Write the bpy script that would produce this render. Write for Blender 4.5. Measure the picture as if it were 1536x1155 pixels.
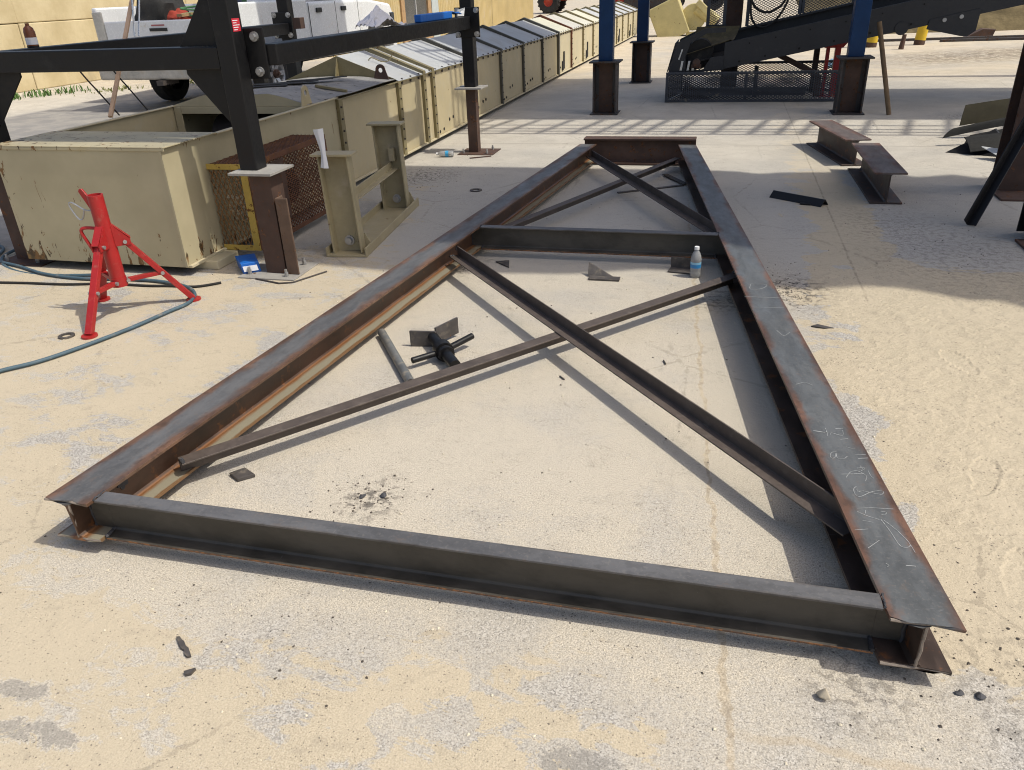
import bpy, bmesh, math, random
from mathutils import Vector, Matrix, noise as mnoise
R = math.radians
random.seed(7)
for o in list(bpy.data.objects): bpy.data.objects.remove(o)
sc = bpy.context.scene
COL = sc.collection

# ------------------------------------------------------------------ camera, sky, sun, exposure
cam_d = bpy.data.cameras.new('camera'); cam = bpy.data.objects.new('camera', cam_d); COL.objects.link(cam)
cam_d.sensor_fit = 'HORIZONTAL'; cam_d.sensor_width = 36.0; cam_d.lens = 36.0 * 1160 / 1536
cam_d.clip_start = 0.05; cam_d.clip_end = 2000
P, RO, AX = R(27.15), R(-2.36), R(15.2)
_f = Vector((0, math.cos(P), -math.sin(P))); _x = Vector((1, 0, 0)); _u = _x.cross(_f)
_xr = math.cos(RO) * _x + math.sin(RO) * _u; _ur = -math.sin(RO) * _x + math.cos(RO) * _u
_M = Matrix(((_xr.x, _ur.x, -_f.x), (_xr.y, _ur.y, -_f.y), (_xr.z, _ur.z, -_f.z)))
cam.matrix_world = Matrix.Translation((0, 0, 1.6)) @ (Matrix.Rotation(AX, 3, 'Z') @ _M).to_4x4()
sc.camera = cam

SUN_TRAVEL = Vector((-0.635, 0.05, -1.0)).normalized()
sun_el = math.asin(-SUN_TRAVEL.z)
w = bpy.data.worlds.new('World'); sc.world = w; w.use_nodes = True
wn = w.node_tree; bg = wn.nodes['Background']
sky = wn.nodes.new('ShaderNodeTexSky'); sky.sky_type = 'NISHITA'; sky.sun_disc = False
sky.sun_elevation = sun_el; sky.sun_rotation = math.atan2(-SUN_TRAVEL.x, -SUN_TRAVEL.y)
sky.air_density = 1.0; sky.dust_density = 4.5; sky.ozone_density = 1.0
wn.links.new(sky.outputs[0], bg.inputs[0]); bg.inputs[1].default_value = 0.145
sl = bpy.data.lights.new('sun', 'SUN'); sl.energy = 3.2; sl.angle = R(0.53); sl.color = (1.0, 0.955, 0.845)
so = bpy.data.objects.new('sun', sl); COL.objects.link(so)
so.rotation_euler = SUN_TRAVEL.to_track_quat('-Z', 'Y').to_euler(); so.location = (8, -2, 14)
sc.view_settings.view_transform = 'Standard'; sc.view_settings.look = 'None'
sc.view_settings.exposure = 0.06; sc.view_settings.gamma = 1.0; sc.view_settings.use_curve_mapping = False
sc.render.engine = 'CYCLES'; sc.cycles.pixel_filter_type = 'BLACKMAN_HARRIS'; sc.cycles.filter_width = 1.05

# ------------------------------------------------------------------ node helpers
class G:
    def __init__(s, name):
        s.mat = bpy.data.materials.new(name); s.mat.use_nodes = True
        s.t = s.mat.node_tree; s.b = s.t.nodes['Principled BSDF']
    def n(s, typ, **kw):
        nd = s.t.nodes.new('ShaderNode' + typ)
        for k, v in kw.items(): setattr(nd, k, v)
        return nd
    def put(s, sock, v):
        if isinstance(v, (int, float)): sock.default_value = v
        elif isinstance(v, (tuple, list)):
            sock.default_value = (*v, 1.0) if (len(v) == 3 and sock.type == 'RGBA') else v
        else: s.t.links.new(v, sock)
    def pos(s): return s.n('NewGeometry').outputs['Position']
    def obj(s): return s.n('TexCoord').outputs['Object']
    def xyz(s, v):
        nd = s.n('SeparateXYZ'); s.put(nd.inputs[0], v); return nd.outputs
    def vec(s, x, y, z):
        nd = s.n('CombineXYZ'); s.put(nd.inputs[0], x); s.put(nd.inputs[1], y); s.put(nd.inputs[2], z); return nd.outputs[0]
    def m(s, op, a, b=0.0, c=0.0):
        nd = s.n('Math', operation=op); s.put(nd.inputs[0], a); s.put(nd.inputs[1], b); s.put(nd.inputs[2], c); return nd.outputs[0]
    def mr(s, v, a, b, c=0.0, d=1.0, smooth=True):
        nd = s.n('MapRange', interpolation_type='SMOOTHSTEP' if smooth else 'LINEAR'); nd.clamp = True
        for i, q in enumerate((v, a, b, c, d)): s.put(nd.inputs[i], q)
        return nd.outputs[0]
    def mix(s, f, a, b):
        nd = s.n('Mix', data_type='RGBA'); s.put(nd.inputs[0], f); s.put(nd.inputs[6], a); s.put(nd.inputs[7], b); return nd.outputs[2]
    def noise(s, v, sc=5, d=4, r=0.55, dist=0.0):
        nd = s.n('TexNoise'); s.put(nd.inputs['Vector'], v); nd.inputs['Scale'].default_value = sc
        nd.inputs['Detail'].default_value = d; nd.inputs['Roughness'].default_value = r; nd.inputs['Distortion'].default_value = dist
        return nd.outputs[0]
    def vor(s, v, sc=50, out='Color', feat='F1'):
        nd = s.n('TexVoronoi', feature=feat); s.put(nd.inputs['Vector'], v); nd.inputs['Scale'].default_value = sc; return nd.outputs[out]
    def scale(s, v, sc):
        nd = s.n('VectorMath', operation='MULTIPLY'); s.put(nd.inputs[0], v); nd.inputs[1].default_value = sc; return nd.outputs[0]
    def bump(s, h, strength=0.3, dist=0.01):
        nd = s.n('Bump'); nd.inputs['Strength'].default_value = strength; nd.inputs['Distance'].default_value = dist
        s.put(nd.inputs['Height'], h); s.t.links.new(nd.outputs[0], s.b.inputs['Normal'])
    def out(s, col, rough=0.6, metal=0.0, spec=0.5):
        s.put(s.b.inputs['Base Color'], col); s.put(s.b.inputs['Roughness'], rough); s.put(s.b.inputs['Metallic'], metal)
        s.b.inputs['Specular IOR Level'].default_value = spec
        return s.mat

def paint(name, col, rough=0.45, var=0.25, rust=0.0, rustcol=(0.16, 0.06, 0.02), dust=0.0, dustcol=(0.45, 0.38, 0.27), metal=0.0, sc=4.0, spec=0.5, bump=0.1):
    g = G(name); p = g.pos()
    n1 = g.noise(p, sc, 4, 0.6); n2 = g.noise(p, sc * 9, 3, 0.6)
    k = g.mr(g.m('ADD', g.m('MULTIPLY', n1, 0.7), g.m('MULTIPLY', n2, 0.3)), 0.3, 0.7, 1 - var, 1 + var, False)
    c = g.n('VectorMath', operation='SCALE'); c.inputs[0].default_value = col; g.put(c.inputs['Scale'], k); c = c.outputs[0]
    ro = g.mr(n2, 0.3, 0.7, max(0.05, rough - 0.1), min(1, rough + 0.12), False)
    if dust:
        dm = g.mr(g.noise(p, sc * 1.7, 5, 0.68), 0.62 - dust * 0.35, 0.80 - dust * 0.2, 0, 0.75)
        c = g.mix(dm, c, dustcol); ro = g.m('ADD', ro, g.m('MULTIPLY', dm, 0.3))
    if rust:
        rm = g.mr(g.noise(p, sc * 3.1, 5, 0.7), 0.74 - rust * 0.4, 0.79 - rust * 0.36)
        rc = g.mix(g.mr(n2, 0.35, 0.65), rustcol, tuple(x * 0.4 for x in rustcol)); c = g.mix(rm, c, rc); ro = g.m('ADD', ro, g.m('MULTIPLY', rm, 0.35))
    g.bump(n2, bump, 0.004)
    return g.out(c, ro, metal, spec)

def steel(name, half, scale_col=(0.085, 0.095, 0.112), edge=(0.15, 0.062, 0.03), webc=(0.055, 0.035, 0.026), rust=0.35, top=0.14, rough=0.42, foot=None, blotch=.7, toe=0.0):
    """mill scale that has turned brown from the flange edges inwards; object axes: x across, y along, z up"""
    g = G(name); o = g.obj(); x, y, z = g.xyz(o)
    st = g.noise(g.scale(o, (14, 3.5, 10)), 1.0, 5, 0.6, 0.3)
    bl = g.noise(g.scale(o, (8, 3.6, 7)), 1.0, 6, 0.66, 0.25)
    fine = g.noise(o, 90, 4, 0.6)
    ax = g.m('DIVIDE', g.m('ABSOLUTE', x), half)
    e = g.m('ADD', ax, g.m('MULTIPLY', g.m('SUBTRACT', bl, 0.5), 1.5))
    em = g.mr(e, 1.0 - rust, 1.25 - rust * 0.55, 0, 0.95)
    c = g.mix(g.mr(st, 0.35, 0.68), tuple(v * 0.85 for v in scale_col), tuple(v * 1.28 for v in scale_col))
    c = g.mix(g.mr(fine, 0.52, 0.70, 0, 0.4), c, (0.17, 0.16, 0.15))
    mot = g.noise(g.scale(o, (38, 22, 30)), 1.0, 4, .7)
    c = g.mix(g.mr(mot, .53, .62, 0, .28), c, tuple(v * .5 for v in scale_col)); c = g.mix(g.mr(mot, .40, .34, 0, .25), c, (.14, .10, .075))
    rc = g.mix(g.mr(st, 0.3, 0.7), tuple(v * 0.55 for v in edge), tuple(v * 1.35 for v in edge))
    rc = g.mix(g.mr(mot, .5, .62, 0, .6), rc, tuple(v * .45 for v in edge)); c = g.mix(em, c, rc)
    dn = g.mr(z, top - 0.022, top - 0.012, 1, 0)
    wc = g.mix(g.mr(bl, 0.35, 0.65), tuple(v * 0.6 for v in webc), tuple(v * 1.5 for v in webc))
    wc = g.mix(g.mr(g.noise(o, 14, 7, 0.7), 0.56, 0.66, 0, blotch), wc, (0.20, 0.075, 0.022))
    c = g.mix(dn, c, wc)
    if toe: c = g.mix(g.m('MULTIPLY', g.mr(z, .0105, .009), g.mr(x, -half * .985, -half * .965, 1, 0)), c, g.mix(g.mr(fine, .45, .6), (.07, .035, .02), (.24, .10, .03)))
    if foot:
        fx = g.m('ADD', ax, g.m('MULTIPLY', g.m('SUBTRACT', bl, .5), .5))
        fc = g.mix(g.mr(fx, .22, .50), (0.19, 0.082, 0.030), foot); fc = g.mix(g.mr(fx, .86, .98), fc, (0.16, 0.085, 0.035))
        c = g.mix(g.mr(z, .018, .013), c, fc)
    scr = g.mr(g.noise(g.scale(o, (9, 60, 9)), 1.0, 3, 0.7, 1.5), 0.70, 0.74, 0, 0.35)
    c = g.mix(scr, c, (0.22, 0.22, 0.22))
    g.bump(g.m('ADD', g.m('MULTIPLY', fine, 0.5), bl), 0.16, 0.004)
    return g.out(c, g.mr(bl, 0.3, 0.7, rough - 0.08, rough + 0.22, False), 0.0, 0.6)

# ------------------------------------------------------------------ mesh helpers
class MB:
    def __init__(s): s.v = []; s.f = []
    def add(s, vs, fs):
        k = len(s.v); s.v += [tuple(q) for q in vs]; s.f += [tuple(i + k for i in f) for f in fs]; return s
    def box(s, a, b):
        (x0, y0, z0), (x1, y1, z1) = a, b
        return s.add([(x0, y0, z0), (x1, y0, z0), (x1, y1, z0), (x0, y1, z0), (x0, y0, z1), (x1, y0, z1), (x1, y1, z1), (x0, y1, z1)],
                     [(0, 3, 2, 1), (4, 5, 6, 7), (0, 1, 5, 4), (1, 2, 6, 5), (2, 3, 7, 6), (3, 0, 4, 7)])
    def cb(s, c, d): return s.box([c[i] - d[i] / 2 for i in range(3)], [c[i] + d[i] / 2 for i in range(3)])
    def ext(s, prof, p0, p1, up=(0, 0, 1), cap=True):
        p0, p1 = Vector(p0), Vector(p1); d = (p1 - p0).normalized(); up = Vector(up)
        x = d.cross(up)
        x = x.normalized() if x.length > 1e-6 else Vector((1, 0, 0)); u = x.cross(d)
        n = len(prof); vs = [p0 + x * a + u * b for a, b in prof] + [p1 + x * a + u * b for a, b in prof]
        fs = [(i, (i + 1) % n, n + (i + 1) % n, n + i) for i in range(n)]
        if cap: fs += [tuple(range(n - 1, -1, -1)), tuple(range(n, 2 * n))]
        return s.add(vs, fs)
    def bar(s, p0, p1, w, h, up=(0, 0, 1)):
        return s.ext([(-w / 2, -h / 2), (w / 2, -h / 2), (w / 2, h / 2), (-w / 2, h / 2)], p0, p1, up)
    def cyl(s, p0, p1, r0, r1=None, n=16, cap=True):
        r1 = r0 if r1 is None else r1
        p0, p1 = Vector(p0), Vector(p1); d = (p1 - p0).normalized()
        x = d.cross(Vector((0, 0, 1)))
        if x.length < 1e-4: x = Vector((1, 0, 0))
        x.normalize(); u = x.cross(d)
        c = [(math.cos(2 * math.pi * i / n), math.sin(2 * math.pi * i / n)) for i in range(n)]
        vs = [p0 + (x * a + u * b) * r0 for a, b in c] + [p1 + (x * a + u * b) * r1 for a, b in c]
        fs = [(i, (i + 1) % n, n + (i + 1) % n, n + i) for i in range(n)]
        if cap: fs += [tuple(range(n - 1, -1, -1)), tuple(range(n, 2 * n))]
        return s.add(vs, fs)
    def ring(s, p0, p1, ro, ri, n=24):
        p0, p1 = Vector(p0), Vector(p1); d = (p1 - p0).normalized(); x = d.cross(Vector((0, 0, 1)))
        if x.length < 1e-4: x = Vector((1, 0, 0))
        x.normalize(); u = x.cross(d); vs = []
        for p, r in ((p0, ro), (p1, ro), (p1, ri), (p0, ri)):
            vs += [p + (x * math.cos(2 * math.pi * i / n) + u * math.sin(2 * math.pi * i / n)) * r for i in range(n)]
        return s.add(vs, [(k * n + i, k * n + (i + 1) % n, ((k + 1) % 4) * n + (i + 1) % n, ((k + 1) % 4) * n + i) for k in range(4) for i in range(n)])
    def tube(s, pts, r, n=8):
        pts = [Vector(p) for p in pts]; rings = []; x = None
        for i, p in enumerate(pts):
            d = (pts[min(i + 1, len(pts) - 1)] - pts[max(i - 1, 0)]).normalized()
            if x is None:
                x = d.cross(Vector((0, 0, 1)));
                if x.length < 1e-3: x = d.cross(Vector((0, 1, 0)))
            x = (x - d * x.dot(d)).normalized(); u = x.cross(d)
            rings.append([p + (x * math.cos(2 * math.pi * k / n) + u * math.sin(2 * math.pi * k / n)) * r for k in range(n)])
        vs = [v for q in rings for v in q]; fs = []
        for i in range(len(rings) - 1):
            fs += [(i * n + k, i * n + (k + 1) % n, (i + 1) * n + (k + 1) % n, (i + 1) * n + k) for k in range(n)]
        fs += [tuple(range(n - 1, -1, -1)), tuple(range((len(rings) - 1) * n, len(rings) * n))]
        return s.add(vs, fs)
    def prism(s, pts, off):
        off = Vector(off); n = len(pts); a = [Vector(p) for p in pts]; b = [p + off for p in a]
        return s.add(a + b, [tuple(range(n - 1, -1, -1)), tuple(range(n, 2 * n))] + [(i, (i + 1) % n, n + (i + 1) % n, n + i) for i in range(n)])
    def lathe(s, prof, c, n=24, axis=(0, 0, 1)):
        c = Vector(c); ax = Vector(axis).normalized(); x = ax.cross(Vector((0, 0, 1)))
        if x.length < 1e-4: x = Vector((1, 0, 0))
        x.normalize(); u = ax.cross(x); vs = []
        for r, h in prof: vs += [c + ax * h + (x * math.cos(2 * math.pi * i / n) + u * math.sin(2 * math.pi * i / n)) * r for i in range(n)]
        fs = [(k * n + i, k * n + (i + 1) % n, (k + 1) * n + (i + 1) % n, (k + 1) * n + i) for k in range(len(prof) - 1) for i in range(n)]
        return s.add(vs, fs)
    def grid(s, fn, nu, nv):
        vs = [fn(i / nu, j / nv) for j in range(nv + 1) for i in range(nu + 1)]
        return s.add(vs, [(j * (nu + 1) + i, j * (nu + 1) + i + 1, (j + 1) * (nu + 1) + i + 1, (j + 1) * (nu + 1) + i) for j in range(nv) for i in range(nu)])

def wloc(o):
    v = Vector((0, 0, 0))
    while o: v += Vector(o.location); o = o.parent
    return v
def tag(o, label=None, cat=None, group=None, kind=None):
    if label: o['label'] = label
    if cat: o['category'] = cat
    if group: o['group'] = group
    if kind: o['kind'] = kind
    return o
def O(name, mb, mat, parent=None, bevel=0.0, smooth=False, label=None, cat=None, group=None, kind=None, place=None, seg=2, origin=None, solid=0.0):
    me = bpy.data.meshes.new(name)
    base = Vector((0, 0, 0)) if place else (wloc(parent) if parent else Vector(origin) if origin else Vector((0, 0, 0)))
    me.from_pydata([(v[0] - base.x, v[1] - base.y, v[2] - base.z) for v in mb.v], [], mb.f); me.update()
    me.materials.append(mat)
    if len(mb.f) < 60000:
        bm = bmesh.new(); bm.from_mesh(me); bmesh.ops.recalc_face_normals(bm, faces=bm.faces); bm.to_mesh(me); bm.free()
    if smooth:
        me.polygons.foreach_set('use_smooth', [True] * len(me.polygons))
        try: me.set_sharp_from_angle(angle=R(38))
        except Exception: pass
    o = bpy.data.objects.new(name, me); COL.objects.link(o)
    if parent: o.parent = parent
    if place:
        o.location = Vector(place[0]) - (wloc(parent) if parent else Vector((0, 0, 0))); o.rotation_euler = (0, 0, place[1])
    elif origin and not parent: o.location = origin
    if solid:
        md = o.modifiers.new('thickness', 'SOLIDIFY'); md.thickness = solid; md.offset = 0
    if solid and smooth:
        md = o.modifiers.new('sharp', 'EDGE_SPLIT'); md.split_angle = R(40)
    if bevel:
        md = o.modifiers.new('edge', 'BEVEL'); md.width = bevel; md.segments = seg; md.limit_method = 'ANGLE'; md.angle_limit = R(40)
    return tag(o, label, cat, group, kind)
def T(name, label, cat, loc=(0, 0, 0), group=None):
    e = bpy.data.objects.new(name, None); COL.objects.link(e); e.location = loc; e.empty_display_size = 0.1
    return tag(e, label, cat, group)
def dup(o, d, parent='same'):
    c = o.copy(); COL.objects.link(c); c.location = Vector(o.location) + Vector(d)
    if parent != 'same': c.parent = parent
    return c
def spline(pts, k=6):
    pts = [Vector(p) for p in pts]; out = []
    for i in range(len(pts) - 1):
        a, b, c, d = pts[max(i - 1, 0)], pts[i], pts[i + 1], pts[min(i + 2, len(pts) - 1)]
        for j in range(k):
            t = j / k
            out.append(0.5 * ((2 * b) + (c - a) * t + (2 * a - 5 * b + 4 * c - d) * t * t + (3 * b - a - 3 * c + d) * t ** 3))
    return out + [pts[-1]]
def Iprof(w, h, tf, tw, n=1):
    """I section, origin bottom centre"""
    a = w / 2; b = tw / 2; f = 0.010
    pr = [(-a + w * i / n, 0) for i in range(n + 1)] + [(a, tf), (b + f, tf), (b, tf + f), (b, h - tf - f), (b + f, h - tf), (a, h - tf)]
    pr += [(a - w * i / n, h) for i in range(n + 1)] + [(-a, h - tf), (-b - f, h - tf), (-b, h - tf - f), (-b, tf + f), (-b - f, tf), (-a, tf)]
    return pr
def Cprof(d, h, tf, tw):
    """channel, web at x=+d, toes at x=0, bottom z=0"""
    return [(0, 0), (d, 0), (d, h), (0, h), (0, h - tf * 0.7), (d - tw - .006, h - tf), (d - tw, h - tf - .006), (d - tw, tf + .006), (d - tw - .006, tf), (0, tf * 0.7)]
def expanded(mb, o, ux, uy, w, h, px, py, st, th):
    """expanded metal: rows of zig-zag strands as real bars; ux, uy unit vectors, o corner"""
    o, ux, uy = Vector(o), Vector(ux), Vector(uy); nz = ux.cross(uy).normalized()
    nx = max(1, round(w / px)); ny = max(1, round(h / py)); px = w / nx; py = h / ny
    for j in range(ny):
        for i in range(2 * nx):
            x0 = i * px / 2; x1 = x0 + px / 2
            for up in (0, 1):
                lo = (i % 2 == 0) ^ (up == 1)
                y0, y1 = (j * py + py / 2, j * py + py) if up else (j * py + py / 2, j * py)
                if i % 2: y0, y1 = y1, y0
                a = o + ux * x0 + uy * y0; b = o + ux * x1 + uy * y1
                s = uy * (st / 2); t = nz * (th / 2)
                mb.add([a - s - t, b - s - t, b + s - t, a + s - t, a - s + t, b - s + t, b + s + t, a + s + t],
                       [(0, 1, 2, 3), (7, 6, 5, 4), (0, 4, 5, 1), (3, 2, 6, 7)])
    return mb
def rock(mb, c, r, rnd, flat=0.6, n=6):
    """small irregular stone: squashed jittered octahedron"""
    c = Vector(c); a = rnd.random() * 6.28
    vs = [c + Vector((0, 0, r * flat * rnd.uniform(.8, 1.2)))]
    for i in range(n):
        t = a + 6.283 * i / n; q = r * rnd.uniform(.6, 1.25)
        vs.append(c + Vector((q * math.cos(t), q * math.sin(t), r * flat * rnd.uniform(-.15, .3))))
    vs.append(c + Vector((0, 0, -r * 0.4)))
    fs = [(0, 1 + i, 1 + (i + 1) % n) for i in range(n)] + [(n + 1, 1 + (i + 1) % n, 1 + i) for i in range(n)]
    mb.add(vs, fs)

# ------------------------------------------------------------------ ground
def ground_mat():
    g = G('dusty_concrete'); p = g.pos(); x, y, z = g.xyz(p)
    big = g.noise(p, 0.55, 3, 0.6); mid = g.noise(p, 2.6, 5, 0.62, 0.4); tear = g.noise(g.scale(p, (1.0, 1.7, 1.0)), 7.0, 6, 0.74, 0.7); stn = g.noise(p, 26, 4, .72)
    grit = g.noise(p, 210, 1, 0.7); grit2 = g.noise(p, 70, 2, 0.65); agg = g.vor(p, 260)
    aggv = g.xyz(agg)[0]
    # how much loose sand lies where: thick to the right of the frame and to the left, thin inside it
    right = g.mr(g.m('ADD', x, g.m('MULTIPLY', g.m('SUBTRACT', mid, .5), 1.2)), 0.40, 0.85)
    left = g.mr(g.m('ADD', x, g.m('MULTIPLY', g.m('SUBTRACT', mid, .5), 1.0)), -1.7, -2.3)
    front = g.mr(y, 1.62, 1.05)
    rightfront = g.m('MULTIPLY', g.mr(x, -0.15, 0.35), g.mr(y, 1.85, 1.45))
    midright = g.m('MULTIPLY', g.mr(x, 1.0, 1.3), g.mr(y, 4.6, 5.2))
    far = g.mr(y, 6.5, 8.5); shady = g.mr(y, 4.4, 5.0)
    inside = g.m('MULTIPLY', g.m('MULTIPLY', g.mr(x, -1.95, -1.6), g.mr(x, 0.6, 0.3)), g.mr(y, 1.3, 1.75))
    bias = g.m('ADD', g.m('MULTIPLY', right, 0.32), g.m('MULTIPLY', left, 0.085))
    bias = g.m('ADD', bias, g.m('ADD', g.m('MULTIPLY', front, 0.115), g.m('MULTIPLY', far, -0.10)))
    bias = g.m('SUBTRACT', bias, g.m('MULTIPLY', rightfront, 0.36))
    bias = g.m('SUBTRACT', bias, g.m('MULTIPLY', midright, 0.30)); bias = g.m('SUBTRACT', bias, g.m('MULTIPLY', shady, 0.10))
    bias = g.m('SUBTRACT', bias, g.m('MULTIPLY', inside, 0.075))
    for ex, ey, ea, eb, am in ((-1.53, .97, .13, .035, .22), (-1.66, 1.07, .09, .035, .20), (-.67, 1.19, .04, .06, .16), (-.53, 1.21, .07, .07, .16), (-.20, 1.19, .12, .04, .15), (-.13, 1.39, .20, .06, .15), (.03, 1.38, .12, .08, .12), (-1.1, 1.45, .45, .07, .07)):
        ux = g.m('DIVIDE', g.m('SUBTRACT', x, ex), ea); uy = g.m('DIVIDE', g.m('SUBTRACT', y, ey), eb)
        bias = g.m('SUBTRACT', bias, g.m('MULTIPLY', g.mr(g.m('ADD', g.m('ADD', g.m('MULTIPLY', ux, ux), g.m('MULTIPLY', uy, uy)), g.m('MULTIPLY', g.m('SUBTRACT', tear, .5), 9)), 2.0, .3), am))
    fld = g.m('ADD', g.m('ADD', g.m('MULTIPLY', mid, 0.55), g.m('MULTIPLY', tear, 0.45)), bias)
    sand = g.mr(fld, 0.535, 0.575)
    film = g.mr(g.m('ADD', g.m('MULTIPLY', big, .5), g.m('MULTIPLY', mid, .5)), 0.36, 0.60)
    conc = g.mix(g.mr(aggv, 0.1, 0.9), (0.205, 0.196, 0.182), (0.53, 0.505, 0.465))
    conc = g.mix(g.mr(grit2, 0.40, 0.66, 0, .55), conc, (0.40, 0.375, 0.34))
    conc = g.mix(g.mr(mid, 0.38, 0.66, 0, .4), conc, (0.25, 0.24, 0.228))
    dustc = g.mix(g.mr(grit, 0.3, 0.7), (0.37, 0.328, 0.262), (0.62, 0.562, 0.462))
    dustc = g.mix(shady, dustc, g.mix(g.mr(grit, .3, .7), (.385, .362, .32), (.49, .465, .415)))  # dust greyed where the decks shade the ground, shade tone put into colour
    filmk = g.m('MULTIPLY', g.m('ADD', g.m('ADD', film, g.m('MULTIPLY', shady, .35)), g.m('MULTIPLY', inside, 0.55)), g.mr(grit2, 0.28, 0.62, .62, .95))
    filmk = g.m('MINIMUM', filmk, 0.93)
    c = g.mix(filmk, conc, dustc)
    sandc = g.mix(g.mr(grit, 0.3, 0.7), (0.38, 0.324, 0.232), (0.56, 0.485, 0.362))
    sandc = g.mix(g.mr(mid, 0.35, 0.7, 0, .6), sandc, (0.51, 0.437, 0.325))
    sandc = g.mix(g.mr(big, 0.42, 0.62, 0, .5), sandc, (0.48, 0.415, 0.31))
    c = g.mix(g.m('MULTIPLY', sand, g.mr(inside, 0, 1, 1, .45)), c, sandc)
    pale = g.mix(g.mr(mid, 0.3, 0.7), (0.485, 0.442, 0.37), (0.575, 0.53, 0.45))
    pale = g.mix(g.mr(y, 13.5, 16.5), pale, g.mix(g.mr(mid, .3, .7), (.47, .40, .29), (.58, .50, .375)))
    c = g.mix(g.m('MULTIPLY', far, g.mr(big, .3, .6, .35, .85)), c, pale)
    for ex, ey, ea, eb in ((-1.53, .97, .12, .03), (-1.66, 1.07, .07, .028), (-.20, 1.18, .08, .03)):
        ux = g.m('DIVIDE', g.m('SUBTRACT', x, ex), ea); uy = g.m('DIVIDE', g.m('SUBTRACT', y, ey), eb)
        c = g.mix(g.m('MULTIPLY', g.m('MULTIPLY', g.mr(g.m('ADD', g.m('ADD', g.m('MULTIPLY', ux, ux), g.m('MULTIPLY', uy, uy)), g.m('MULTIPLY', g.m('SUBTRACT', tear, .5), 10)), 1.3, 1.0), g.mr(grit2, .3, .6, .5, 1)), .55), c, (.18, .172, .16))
    # hairline cracks and faint grime
    ck = g.vor(g.scale(p, (1, 1, 0)), 0.9, 'Distance', 'DISTANCE_TO_EDGE')
    ckk = g.m('MULTIPLY', g.mr(g.m('ADD', ck, g.m('MULTIPLY', g.m('SUBTRACT', tear, .5), .10)), .006, .0015), g.mr(big, .46, .56))
    c = g.mix(g.m('MULTIPLY', ckk, .3), c, (.16, .135, .105))
    c = g.mix(g.m('MULTIPLY', g.m('MULTIPLY', g.mr(tear, .50, .66), g.mr(stn, .42, .62)), .30), c, (.22, .19, .155))
    # dark grit and soot specks
    speck = g.m('MULTIPLY', g.mr(g.noise(p, 120, 1, .5), 0.672, 0.70), g.mr(tear, 0.38, 0.60, .2, 1))
    c = g.mix(g.m('MULTIPLY', speck, .8), c, (0.075, 0.065, 0.06))
    for sx, sy, r, amt in ((-1.10, 2.06, .17, .75), (0.47, 4.42, .34, .85), (0.80, 1.62, .34, .3), (0.10, 4.25, .26, .6), (0.45, 1.56, .22, .5), (-2.75, 7.2, .5, .65), (1.55, 5.2, .9, .34), (1.25, 6.0, .6, .3), (1.0, 1.25, .25, .5), (-2.2, 1.1, .25, .45), (2.9, 10.9, .5, .7), (-2.9, 4.5, .5, .35), (-1.5, 4.55, .2, .6)):
        dx = g.m('SUBTRACT', x, sx); dy = g.m('SUBTRACT', y, sy)
        d = g.m('SQRT', g.m('ADD', g.m('MULTIPLY', dx, dx), g.m('MULTIPLY', g.m('MULTIPLY', dy, dy), .7)))
        k = g.m('MULTIPLY', g.mr(d, r, r * .12), g.mr(stn, 0.47, 0.60))
        c = g.mix(g.m('MULTIPLY', k, amt), c, (0.055, 0.05, 0.048))
    # cracks and slab joints
    wob = g.m('MULTIPLY', g.m('SUBTRACT', g.noise(p, 5.5, 3, .7), .5), .085)
    c1 = g.m('ABSOLUTE', g.m('SUBTRACT', g.m('ADD', x, wob), g.m('MULTIPLY_ADD', y, -.0648, .222)))
    k1 = g.m('MULTIPLY', g.mr(c1, .013, .005), g.mr(y, 6.8, 6.2))
    c = g.mix(g.m('MULTIPLY', k1, .38), c, (0.50, 0.395, 0.25))
    k1d = g.m('MULTIPLY', g.m('MULTIPLY', g.mr(c1, .0105, .0045), g.mr(stn, .44, .6)), g.mr(y, 6.8, 6.2))
    c = g.mix(g.m('MULTIPLY', k1d, .4), c, (0.17, 0.14, 0.11))
    c2 = g.m('ABSOLUTE', g.m('SUBTRACT', g.m('MULTIPLY_ADD', wob, .25, x), .862))
    k2 = g.m('MULTIPLY', g.mr(c2, .010, .003), g.mr(y, 4.1, 4.5))
    c = g.mix(g.m('MULTIPLY', k2, g.mr(stn, .4, .6, .12, .45)), c, (0.13, 0.105, 0.08))
    c3 = g.m('ABSOLUTE', g.m('SUBTRACT', g.m('ADD', y, wob), 1.335))
    k3 = g.m('MULTIPLY', g.mr(c3, .018, .006), g.mr(x, .1, .25))
    c = g.mix(g.m('MULTIPLY', k3, .35), c, (0.42, 0.33, 0.21))
    c4 = g.m('ABSOLUTE', g.m('SUBTRACT', g.m('MULTIPLY_ADD', wob, .3, y), 8.95))
    c = g.mix(g.m('MULTIPLY', g.mr(c4, .02, .006), .35), c, (0.16, 0.13, 0.1))
    # churned wet mud tracks beyond the right columns
    mud = g.m('MULTIPLY', g.mr(g.m('ABSOLUTE', g.m('SUBTRACT', g.m('MULTIPLY_ADD', x, -.45, y), 17.0)), 2.2, .3), g.mr(x, 1.8, 4.6))
    mudk = g.m('MULTIPLY', mud, g.mr(tear, .42, .56))
    c = g.mix(g.m('MULTIPLY', mudk, .85), c, (0.15, 0.118, 0.08))
    # asphalt strip behind the casing, darkened in place of a cast shade band
    asph_shade = g.m('MULTIPLY', g.mr(x, -4.9, -5.2), g.m('MULTIPLY', g.mr(x, -11.6, -11.3), g.mr(y, 22, 17)))
    c = g.mix(g.m('MULTIPLY', asph_shade, g.mr(mid, .35, .6, .55, .9)), c, g.mix(grit, (0.17, 0.165, 0.16), (0.27, 0.26, 0.25)))
    h = g.m('ADD', g.m('MULTIPLY', grit, .35), g.m('MULTIPLY', grit2, .5))
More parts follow.
